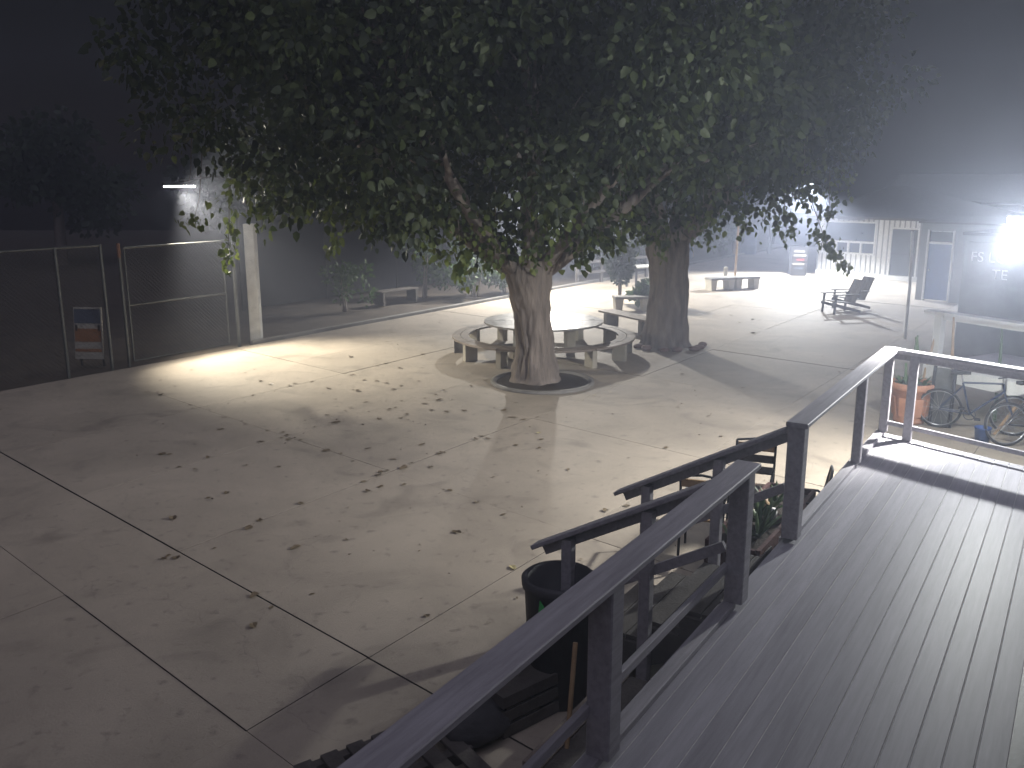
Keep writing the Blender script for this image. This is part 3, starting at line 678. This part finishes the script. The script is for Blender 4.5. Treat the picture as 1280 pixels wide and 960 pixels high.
rfn = thing("rail_fence", "low wooden post and rail fence between the two trees", "fence", (2.45, 33.8, 0), azr(48))
for x in (0, 1.35, 2.7, 4.05): MB().span((x - .05, -.05, 0), (x + .05, .05, .92)).build("post", M_under, rfn)
for z in (.42, .82): MB().span((-.1, -.09, z - .05), (4.2, -.052, z + .05)).build("rail", M_under, rfn)
wt = thing("white_table", "white topped table beyond the rail fence by the farther tree", "table", (4.9, 33.2, 0), azr(60))
MB().span((-.7, -.35, .72), (.7, .35, .77)).build("top", M_white, wt)
for x in (-.6, .6):
    for y in (-.28, .28): MB().span((x - .03, y - .03, 0), (x + .03, y + .03, .718)).build("leg", M_dark, wt)
# dark trees far beyond the fence, barely told from the night
for k, (x, y, h_) in enumerate(((-13.5, 46, 6.5), (-21, 42, 7.5), (-25, 31, 6.0), (-6, 52, 6.5))):
    t = thing("dark_tree", ("dark tree beyond the chain link fence, behind the strip lamp", "tall dark tree left of the strip lamp", "dark tree at the far left edge of the yard", "dark tree behind the screened fence and planting bed")[k], "tree", (x, y, 0), 0, "dark trees beyond the fence")
    MB().tube([(0, 0, -.1), (.1, 0, h_ * .3), (0, .1, h_ * .6)], [.28, .22, .12], 10).build("trunk", M_bark, t)
    C, N_ = [], []
    for q in range(26):
        v = rng.normal(0, 1, 3); v /= np.linalg.norm(v); p_ = np.array([0, 0, h_ * .58]) + v * np.array([h_ * .5, h_ * .5, h_ * .38]) * rng.random() ** .4
        a_, b_2 = blob(p_, (1.1, 1.1, .8), 110); C.append(a_); N_.append(b_2)
    C = np.concatenate(C); N_ = np.concatenate(N_); kk = C[:, 2] > .3
    leaf_cloud("crown", M_topi, C[kk], N_[kk], rng.uniform(.22, .42, int(kk.sum())), .3, t)
# far corner: barrel, posts, folded parasol
br = thing("blue_barrel", "tall blue plastic barrel at the far end of the yard", "barrel", (12.45, 47.6, 0))
MB().lathe([(0, 0), (.38, 0), (.42, .08), (.42, .45), (.44, .48), (.42, .51), (.42, .95), (.44, .98), (.42, 1.01), (.40, 1.35), (.36, 1.42), (0, 1.42)], 24).build("body", M_blue, br)
MB().lathe([(.40, 1.36), (.43, 1.38), (.43, 1.41), (.40, 1.43)], 24).build("rim", M_blue, br)
for k, (x, y, hgt, ln) in enumerate(((11.55, 47.0, 1.75, .12), (11.2, 47.3, 1.6, -.1), (13.6, 47.8, 1.9, 0))):
    o = MB().tube([(0, 0, -.05), (ln, 0, hgt)], [.09, .075], 8).build("timber_post", M_tan if k == 0 else M_under); o.location = (x, y, 0)
    tag(o, ("leaning pale timber post left of the blue barrel", "dark timber post behind the leaning pale post", "dark timber post right of the blue barrel")[k], "post")
um = thing("folded_parasol", "folded white parasol standing among plants behind the farther tree", "parasol", (9.2, 45.8, 0))
MB().tube([(0, 0, 0), (0, 0, 2.2)], .03, 8).build("pole", M_tan, um); MB().lathe([(.05, .75), (.22, .8), (.2, 1.3), (.10, 2.0), (.02, 2.15)], 10).build("canopy", M_white, um)
o = MB().lathe([(0, 0), (.34, 0), (.4, .5), (.36, .55), (0, .55)], 18).build("blue_tub", M_blue); o.location = (8.7, 45.2, 0); tag(o, "low blue tub beside the folded white parasol", "tub")
# A-frame sign
af = thing("sandwich_board", "dark folding sandwich board sign standing at the cottage corner", "sign", (11.75, 37.0, 0), azr(100))
for sgn in (-1, 1):
    Mx = Matrix.Rotation(R(12) * sgn, 3, 'X'); p = MB().box(Mx @ Vector((0, 0, .62)) + Vector((0, -.26 * -sgn * -1 + 0, 0)), (.62, .03, 1.22), M=Mx).build("board", M_dark if sgn < 0 else M_dark, af)
    if sgn < 0 or True:
        for j, (z, wd_, m_) in enumerate(((1.05, .40, M_paper), (.88, .48, M_paper), (.70, .3, M_red), (.52, .46, M_paper), (.34, .36, M_bluep))):
            MB().box(Mx @ Vector((.03 * (j % 3 - 1), -.018 * -sgn, z)) + Vector((0, .26 * sgn * -1 * -1 * 1.0 * (1 if sgn > 0 else 1), 0)) if False else Mx @ Vector((.03 * (j % 3 - 1), .0175 * sgn * -1 if sgn < 0 else -.0175, z)) + Vector((0, -.26 * -sgn * -1, 0)), (wd_, .004, .075), M=Mx).build("printed_line", m_, p)
# bench chairs in the shaded yard
def lounge(label, loc, rz):
    t = thing("garden_chair", label, "chair", loc, rz, "slatted garden chairs")
    for k in range(6): MB().box((-.28 + k * .112, 0, .36 - k * .012), (.095, .56, .022), M=Matrix.Rotation(R(6), 3, 'Y')).build("seat_slat", M_under, t)
    for k in range(5):
        Mx = Matrix.Rotation(R(24), 3, 'Y'); MB().box(Vector((.36, -.22 + k * .11, .30)) + Mx @ Vector((0, 0, .36)), (.022, .095, .74), M=Mx).build("back_slat", M_under, t)
    for y in (-.3, .3):
        MB().beam((-.34, y, 0), (-.30, y, .56), .07, .03, up=(0, 1, 0)).build("front_leg", M_under, t)
        MB().beam((-.40, y, .30), (.55, y, .05), .03, .08).build("rear_leg", M_under, t)
        MB().beam((-.42, y, .57), (.46, y, .57), .11, .024).build("armrest", M_under, t)
    return t
lounge("slatted wooden garden chair nearer the bright patch of the yard", (9.75, 26.6, 0), azr(75))
lounge("slatted wooden garden chair behind the other one in the shade", (10.35, 27.4, 0), azr(75))

# ------------------------------------------------------------------ chain link fence and gate
def chain(parent, L, H0, H1, name="wire_mesh"):
    vs, fs = [], []; p = .09; w_ = .0035
    k = -H1
    while k < L:
        for sgn in (1, -1):
            x0, z0, x1, z1 = (k, H0, k + (H1 - H0), H1) if sgn > 0 else (k + (H1 - H0), H0, k, H1)
            lo, hi = 0.0, 1.0
            dx = x1 - x0
            for lim, g in ((0.0, 1), (L, -1)):
                f = (lim - x0) / dx
                if (x0 - lim) * g < 0: lo = max(lo, f)
                if (x1 - lim) * g < 0: hi = min(hi, f)
            if hi - lo < .02: continue
            a = (x0 + dx * lo, z0 + (z1 - z0) * lo); b = (x0 + dx * hi, z0 + (z1 - z0) * hi); n = len(vs)
            vs += [(a[0] - w_, 0, a[1]), (a[0] + w_, 0.004 * sgn, a[1]), (b[0] + w_, 0.004 * sgn, b[1]), (b[0] - w_, 0, b[1])]; fs.append((n, n + 1, n + 2, n + 3))
        k += p
    o = MB().add(vs, fs).build(name, M_wire, parent); o["kind"] = "stuff"; return o
cf = thing("chain_link_fence", "tall chain link fence in the dark left of the gate", "fence", G(-17.85, -1.0, 0), azr(35.5))
FHt = 2.6
for b in (0, 2.7, 5.4, 8.1, 9.05): MB().tube([(b, 0, -.05), (b, 0, FHt)], .035, 10).build("post", M_galv, cf)
for a, b in ((0, 9.05),): MB().tube([(a, 0, FHt - .02), (b, 0, FHt - .02)], .024, 8).build("top_rail", M_galv, cf)
chain(cf, 9.05, .05, FHt - .05)
gt = thing("chain_link_gate", "closed chain link gate with a middle bar beside the pale lamp pole", "gate", G(-17.85, 8.45, 0), azr(35.5))
GL = 2.6
MB().tube([(0, 0, -.05), (0, 0, FHt - .3)], .034, 10).build("hinge_post", M_galv, gt); MB().tube([(0, 0, FHt - .3), (0, 0, FHt)], .035, 10).build("post_cap", M_rust, gt)
MB().tube([(GL + .28, 0, -.05), (GL + .28, 0, FHt + .05)], .045, 10).build("latch_post", M_galv, gt)
for p, q in (((.12, .07), (.12, 2.5)), ((GL, .07), (GL, 2.5)), ((.12, 1.28), (GL, 1.28)), ((.12, .07), (GL, .07)), ((.12, 2.5), (GL, 2.5))):
    MB().tube([(p[0], 0, p[1]), (q[0], 0, q[1])], .022, 8).build("frame_tube", M_galv, gt)
chain(gt, GL, .08, 2.48)
# faded poster board behind the fence
ps = thing("poster_stand", "faded blue and orange poster board standing behind the chain link fence", "sign", (-9.0, 18.8, 0), azr(95))
MB().box((0, 0, .72), (.62, .04, 1.1), M=Matrix.Rotation(R(-6), 3, 'X')).build("board", M_paper, ps)
for k, (z, h_, m_) in enumerate(((1.08, .30, M_bluep), (.68, .28, M_orange), (.44, .07, M_paper), (.36, .06, M_orange), (.28, .05, M_paper))):
    MB().box((0, -.026 + (z - .72) * .105, z), (.58, .008, h_), M=Matrix.Rotation(R(-6), 3, 'X')).build("printed_band", m_, ps)
for x in (-.25, .25): MB().beam((x, .05, 0), (x, -.02, .9), .04, .03).build("leg", M_dark, ps)
# ------------------------------------------------------------------ bicycles, pot, planters by the deck
def bicycle(label, loc, rz, m, lean=0):
    t = thing("bicycle", label, "bicycle", loc, rz, "bicycles by the deck end")
    t.rotation_euler = (lean, 0, rz)
    for x in (-.52, .52):
        wv = MB().torus((x, 0, .335), .315, .02, 'y', 32, 6).build("wheel", M_rubber, t)
        MB().torus((x, 0, .335), .292, .009, 'y', 32, 5).build("rim", M_chrome, wv)
        sp = MB()
        for k in range(14):
            a = 2 * math.pi * k / 14; sp.tube([(x, (.02 if k % 2 else -.02), .335), (x + .29 * math.cos(a), 0, .335 + .29 * math.sin(a))], .0022, 4, False)
        sp.build("spokes", M_chrome, wv)
    BBk, ST, HT, HT2 = (-.08, 0, .29), (-.22, 0, .80), (.34, 0, .84), (.37, 0, .72)
    fr = MB()
    for p, q, r_ in ((BBk, ST, .016), (ST, HT, .016), (BBk, HT2, .018), (HT, HT2, .02)): fr.tube([p, q], r_, 8)
    for y in (-.05, .05): fr.tube([(BBk[0], y * .5, BBk[2]), (-.52, y, .335)], .01, 6); fr.tube([(ST[0], y * .4, ST[2] - .06), (-.52, y, .335)], .009, 6)
    fr.build("frame", m, t)
    fk = MB()
    for y in (-.05, .05): fk.tube([(.37, y, .70), (.42, y, .55), (.52, y, .335)], .011, 6)
    fk.build("fork", m, t)
    MB().tube([ST, (-.245, 0, .93)], .013, 8).build("seat_post", M_chrome, t)
    MB().extr([(-.40, 0 - .075, .935), (-.12, -.02, .95), (-.12, .02, .95), (-.40, .075, .935)], (0, 0, .05)).build("saddle", M_rubber, t)
    MB().tube([HT, (.325, 0, .93), (.37, 0, 1.0)], .013, 8).build("stem", M_chrome, t)
    MB().tube([(.26, -.30, 1.02), (.37, -.16, 1.0), (.37, .16, 1.0), (.26, .30, 1.02)], .012, 8).build("handlebar", M_dark, t)
    MB().torus((-.08, -.045, .29), .085, .008, 'y', 20, 5).build("chainring", M_dark, t)
    for sgn in (-1, 1): MB().beam((-.08, .055 * sgn, .29), (-.08 + .12 * sgn, .065 * sgn, .29 - .12 * sgn), .012, .02).build("crank", M_dark, t); MB().box((-.08 + .12 * sgn, .11 * sgn, .29 - .12 * sgn), (.09, .08, .02)).build("pedal", M_dark, t)
    return t
bicycle("dark bicycle with blue frame parked nearest the terracotta pot", (7.35, 13.75, 0), azr(118), M_teal, R(7))
bicycle("dark bicycle with its wheels turned out, right of the blue one", (7.95, 12.9, 0), azr(95), M_dark, R(-6))
o = MB().lathe([(0, 0), (.13, 0), (.17, .32), (.18, .33), (.17, .34), (.15, .34), (.12, .02)], 20).build("blue_bucket", M_blue); o.location = (7.15, 13.1, .0); o.scale = (.7, .7, .75); tag(o, "blue plastic bucket on the ground between the bicycles", "bucket")
up = thing("grey_upright", "grey upright board with dark top standing between pot and bicycles", "post", (6.95, 14.05, 0), azr(125))
MB().span((-.12, -.03, 0), (.12, .03, .96)).build("board", M_galv, up); MB().tube([(-.15, 0, 0), (-.15, 0, .98), (-.08, 0, 1.05), (.08, 0, 1.05), (.15, 0, .98), (.15, 0, 0)], .028, 8).build("hoop", M_dark, up)
o = MB().beam((-.0, 0, 0.02), (.5, .15, .62), .05, .025).build("plank_offcut", M_tan); o.location = (7.55, 13.5, 0); tag(o, "pale plank offcut leaning by the blue bucket", "plank")
def succulent(name, m, parent, c, n, L, wd, spread):
    mb = MB()
    for k in range(n):
        a = k * 2.4 + random.uniform(-.3, .3); el = R(random.uniform(35, 88) - spread); l_ = L * random.uniform(.6, 1.1)
        d = Vector((math.cos(a) * math.cos(el), math.sin(a) * math.cos(el), math.sin(el))); s_ = Vector((-math.sin(a), math.cos(a), 0)); n_ = d.cross(s_)
        p = Vector(c); pts = [(0, .6), (.35, 1.0), (.7, .7), (1, 0.03)]; vs = []
        for f, w_ in pts:
            b_ = p + d * l_ * f + Vector((0, 0, -.15 * l_ * f * f)); vs += [b_ - s_ * wd * w_, b_ + n_ * wd * .35 * w_, b_ + s_ * wd * w_, b_ - n_ * wd * .25 * w_]
        mb.add(vs, [(i * 4 + j, i * 4 + (j + 1) % 4, i * 4 + 4 + (j + 1) % 4, i * 4 + 4 + j) for i in range(3) for j in range(4)], False)
    return mb.build(name, m, parent)
pt = thing("terracotta_pot", "large terracotta pot with succulents at the deck corner", "pot", (6.58, 14.35, 0)); pt.scale = (1.15, 1.15, 1.1)
MB().lathe([(0, 0), (.20, 0), (.215, .04), (.21, .06), (.265, .50), (.30, .51), (.305, .60), (.285, .62), (.265, .60), (.26, .55)], 32).build("pot", M_terra, pt)
for k in range(8):
    a = R(45 * k); MB().extr([(.222, -.06, .12), (.222, .06, .12), (.252, .065, .40), (.252, -.065, .40)], (.012, 0, 0)).build("moulded_panel", M_terra, pt).rotation_euler = (0, 0, a)
MB().lathe([(.262, .57), (0, .58)], 24).build("soil", M_soil, pt)
for k in range(6): a = random.random() * 6; succulent("plant", M_succ, pt, (.15 * math.cos(a), .15 * math.sin(a), .57), 9, .2, .022, 15)
MB().tube([(.05, .05, .57), (.06, .06, 1.0), (.02, .06, 1.28)], [.03, .028, .02], 7).build("cactus_stem", M_succ, pt)
MB().tube([(-.1, .0, .57), (-.12, .0, .9)], [.025, .018], 7).build("cactus_stem", M_succ, pt)
# plants behind: tall dry stalk and cactus by the far porch
for k, (x, y, hgt, ln, m_) in enumerate(((7.35, 14.6, 1.75, -.08, M_tan), (6.75, 14.9, 1.35, .1, M_succ), (8.0, 14.35, 1.7, -.05, M_succ), (7.0, 14.95, 1.5, .2, M_tan))):
    o = MB().tube([(0, 0, 0), (ln * .3, 0, hgt * .5), (ln, .02, hgt)], [.035, .03, .015], 7).build("plant_stalk", m_); o.location = (x, y, 0)
    tag(o, ("thick dry plant stalk rising beside the far porch post", "green plant stalk rising behind the terracotta pot", "thin green stalk in front of the far porch", "leaning dry stalk behind the terracotta pot")[k], "plant")
# planter box beside the deck, left of the corner
px = thing("planter_box", "dark red planter box with spiky plants against the deck railing", "planter", D(4.75, .62, -1), DR)
for y in (-.24, .24): MB().span((-.95, y - .02, 0), (.95, y + .02, .68)).build("side_board", M_redwood, px)
for x in (-.95, .95): MB().span((x - .018, -.215, 0), (x + .018, .215, .68)).build("end_board", M_redwood, px)
MB().span((-.93, -.218, .55), (.93, .218, .62)).build("soil", M_soil, px)
for k in range(7): succulent("plant", M_succ, px, (-.75 + k * .25, random.uniform(-.12, .12), .62), 11, random.uniform(.25, .42), .025, 5)
# bistro chairs and side table in the yard beyond the stairs
def bistro(label, loc, rz):
    t = thing("metal_chair", label, "chair", loc, rz, "metal chairs beyond the stairs")
    for y in (-.22, .22):
        MB().tube([(-.22, y, 0), (-.2, y, .45), (-.24, y, .66), (.18, y, .66), (.24, y, .62)], .014, 8).build("front_leg", M_dark, t)
        MB().tube([(.26, y, 0), (.2, y, .45), (.30, y, .95)], .014, 8).build("rear_leg", M_dark, t)
    MB().tube([(.30, -.22, .95), (.31, 0, .98), (.30, .22, .95)], .014, 8).build("top_bar", M_dark, t)
    for k in range(5): MB().box((-.18 + k * .09, 0, .455), (.075, .43, .02)).build("seat_slat", M_tan if k == 4 else M_under, t)
    for k in range(3): MB().box((.24 + k * .028, 0, .62 + k * .13), (.018, .42, .09), M=Matrix.Rotation(R(11), 3, 'Y')).build("back_slat", M_tan if k == 2 else M_under, t)
    return t
bistro("dark metal chair with tan top slat seen over the far handrail", (2.75, 9.75, 0), azr(20))
bistro("dark metal chair beside the stairs, left of the other metal chair", (2.05, 9.0, 0), azr(200))
bistro("dark metal chair nearest the planter box by the stairs", (3.05, 9.0, 0), azr(110))
tbl = thing("side_table", "small round metal table among the chairs beyond the stairs", "table", (2.55, 8.55, 0))
MB().lathe([(0, .56), (.28, .56), (.30, .575), (.28, .59), (0, .59)], 24).build("top", M_under, tbl); MB().tube([(0, 0, .02), (0, 0, .56)], .025, 8).build("stem", M_dark, tbl); MB().lathe([(0, 0), (.2, 0), (.19, .02), (0, .03)], 20).build("base", M_dark, tbl)
for k, (x, y, s_, m_, nm, lb_) in enumerate(((2.62, 8.48, 1.0, M_white, "mug", "white mug on the small metal table beyond the stairs"), (2.43, 8.5, .8, M_cream, "jar", "pale jar on the small metal table beyond the stairs"), (2.58, 8.66, 1.3, M_tan, "bottle", "tan bottle on the small metal table beyond the stairs"))):
    o = MB().lathe([(0, 0), (.04 * s_, 0), (.043 * s_, .09 * s_), (.03 * s_, .10 * s_), (.028 * s_, .12 * s_), (0, .12 * s_)], 14).build(nm, m_); o.location = (x, y, .592); tag(o, lb_, nm)

# ------------------------------------------------------------------ things on the ground below the near railing
bn = thing("waste_bin", "round black waste bin with a green sticker at the foot of the stairs", "bin", (.36, 6.28, 0))
MB().lathe([(0, 0), (.22, 0), (.265, .93), (.285, .94), (.29, 1.0), (.265, 1.02), (.245, 1.0), (.22, .10), (0, .08)], 32).build("body", M_bin, bn)
sd = MB(); sd.extr([(-.025, -.272, .80), (.02, -.272, .80), (.025, -.275, .88), (-.01, -.275, .92)], (0, -.006, 0)); stk = sd.build("sticker", M_green, bn); stk.rotation_euler = (0, 0, R(-32))
def sack(label, loc, sc, rz):
    vs = []; mb = MB(); n, m_ = 18, 10
    for i in range(m_ + 1):
        f = i / m_; r_ = math.sin(math.pi * min(1, f * .93 + .05)) ** .6 * (1 - .35 * f) + .02; z = f * .62
        for k in range(n):
            a = 2 * math.pi * k / n; q = r_ * .36 * (1 + .16 * mnoise.noise(Vector((math.cos(a) * 2 + loc[0], math.sin(a) * 2, z * 5))))
            vs.append((q * math.cos(a), q * math.sin(a), z))
    mb.add(vs, [(i * n + k, i * n + (k + 1) % n, (i + 1) * n + (k + 1) % n, (i + 1) * n + k) for i in range(m_) for k in range(n)], True)
    mb.add(vs[-n:], [tuple(range(n))]); mb.add(vs[:n], [tuple(range(n - 1, -1, -1))])
    o = mb.build("rubbish_bag", M_sack); o.location = loc; o.scale = sc; o.rotation_euler = (0, 0, rz); return tag(o, label, "bag")
sack("crumpled dark bag on the ground below the near railing", (-.28, 5.75, 0), (.9, .75, .5), .4)
pal = thing("wooden_pallet", "weathered wooden pallet lying on the ground below the near railing", "pallet", (-.75, 5.2, 0), R(35))
for k in range(6): MB().span((-.55 + k * .19, -.45, .10), (-.55 + k * .19 + .12, .45, .125)).build("slat", M_under, pal)
for y in (-.42, 0, .42): MB().span((-.56, y - .035, .0), (.56, y + .035, .098)).build("bearer", M_under, pal)
cr = thing("wooden_crate", "slatted wooden crate holding a pale cup below the near railing", "crate", (.02, 6.05, 0), R(40))
for z in (.05, .17, .29):
    for y in (-.2, .2): MB().span((-.28, y - .01, z - .045), (.28, y + .01, z + .045)).build("slat", M_under, cr)
    for x in (-.27, .27): MB().span((x - .01, -.188, z - .045), (x + .01, .188, z + .045)).build("slat", M_under, cr)
MB().span((-.258, -.188, .30), (.258, .188, .318)).build("top_board", M_under, cr)
o = MB().lathe([(0, 0), (.04, 0), (.055, .14), (.05, .142), (.036, .01)], 16).build("paper_cup", M_white); o.location = (.03, 6.08, .32); tag(o, "pale paper cup standing on the slatted crate", "cup")
gb = thing("low_bench", "low dark wooden bench on the ground beside the deck edge", "bench", D(1.05, .62, -1), DR)
for k in range(2): MB().span((-.62, -.14 + k * .145, .40), (.62, -.005 + k * .145, .435)).build("seat_plank", M_wood if k else M_under, gb)
for x in (-.45, .45): MB().span((x - .03, -.12, 0), (x + .03, .12, .398)).build("leg", M_under, gb)
brm = MB().tube([(0, 0, .0), (.1, .35, 1.05)], .016, 8).build("broom_handle", M_tan); brm.location = D(.55, .55, -1); tag(brm, "pale broom handle leaning below the near railing", "broom")

# ------------------------------------------------------------------ fallen leaves
def leafmesh(k):
    rr = random.Random(k); n = 11; vs = [(0, 0, .012)]; asp = rr.uniform(.55, .9); cu = rr.uniform(.15, .5)
    for i in range(n):
        a = 2 * math.pi * i / n; q = .5 * (1 + .22 * rr.uniform(-1, 1)) * (1.15 if i == 0 else 1)
        x, y = q * math.cos(a), q * asp * math.sin(a); vs.append((x, y, .02 + cu * (y * y) * 1.6 + .18 * rr.random() * abs(x)))
    vs.append((-.85, .05, .03)); vs.append((-.83, -.0, .06))
    fs = [(0, i + 1, (i + 1) % n + 1) for i in range(n)] + [(n // 2 + 1, n + 1, n + 2)]
    me = bpy.data.meshes.new("fallen_leaf"); me.from_pydata(vs, [], fs); me.update(); return me
LM = []
for k in range(6):
    me = leafmesh(k); me.materials.append(M_drypale if k == 5 else M_dry); LM.append(me)
cnt = 0; rr = random.Random(91)
while cnt < 180:
    a, b = rr.uniform(-16.8, -1.0), rr.uniform(3.2, 24)
    if rr.random() < .35:
        if rr.random() < .5: a = min(AL, key=lambda q: abs(q - a)) + rr.uniform(-.08, .08)
        else: b = min(BL, key=lambda q: abs(q - b)) + rr.uniform(-.08, .08)
    x, y, _ = G(a, b)
    if y < 7.2 or y > 27 or x < -.42 * y or x > .4 * y: continue
    d1 = math.hypot(x + 3.0, y - 13.0); 
    if rr.random() > math.exp(-(d1 / 5.0) ** 2) * .95 + .06: continue
    # keep off the stairs and deck
    sx = (x - E0[0]) * math.cos(DR) + (y - E0[1]) * math.sin(DR); tx = -(x - E0[0]) * math.sin(DR) + (y - E0[1]) * math.cos(DR)
    if tx < 2.0: continue
    o = link("fallen_leaf", LM[5] if (x > .0 and rr.random() < .22) else LM[rr.randrange(5)]); s = rr.uniform(.05, .12)
    o.location = (x, y, .006); o.scale = (s, s, s * rr.uniform(.7, 1.5)); o.rotation_euler = (rr.uniform(-.12, .12), rr.uniform(-.12, .12), rr.random() * 6.28)
    tag(o, "curled dry leaf fallen on the concrete yard", "leaf", "fallen leaves on the yard"); cnt += 1
# fine litter too small to pick apart
N = 450; ab = np.stack([rng.uniform(-16.5, -1, N), rng.uniform(5, 30, N)], 1)
pts = np.array([G(a, b, .012) for a, b in ab]); lt = leaf_cloud("leaf_litter", M_dry, pts, np.concatenate([rng.normal(0, 1, (N, 2)), np.zeros((N, 1))], 1), rng.uniform(.02, .055, N), 0)
tag(lt, "fine dry leaf litter strewn over the concrete yard", "leaf litter", kind="stuff")
P = np.zeros(len(lt.data.vertices) * 3); lt.data.vertices.foreach_get("co", P); P = P.reshape(-1, 3); P[:, 2] = .006 + (P[:, 2] - .012).clip(0, .02) * .5 + np.tile([0, .002, .004, .001, .004, .002], N); lt.data.vertices.foreach_set("co", P.ravel())

# ------------------------------------------------------------------ haze added in place of lens glare
hz = MB().span((-42, -22, -1.2), (62, 72, 13)); hm = bpy.data.materials.new("veil_air"); hm.use_nodes = True
n, l = hm.node_tree.nodes, hm.node_tree.links; n.clear()
ho = n.new("ShaderNodeOutputMaterial"); pvn = n.new("ShaderNodeVolumePrincipled")
pvn.inputs["Color"].default_value = (.74, .80, 1, 1); pvn.inputs["Density"].default_value = HAZE; pvn.inputs["Anisotropy"].default_value = .6
l.new(pvn.outputs[0], ho.inputs["Volume"])
tag(hz.build("haze", hm), "thin haze added in place of lens glare around the lamps", "haze", kind="stuff")
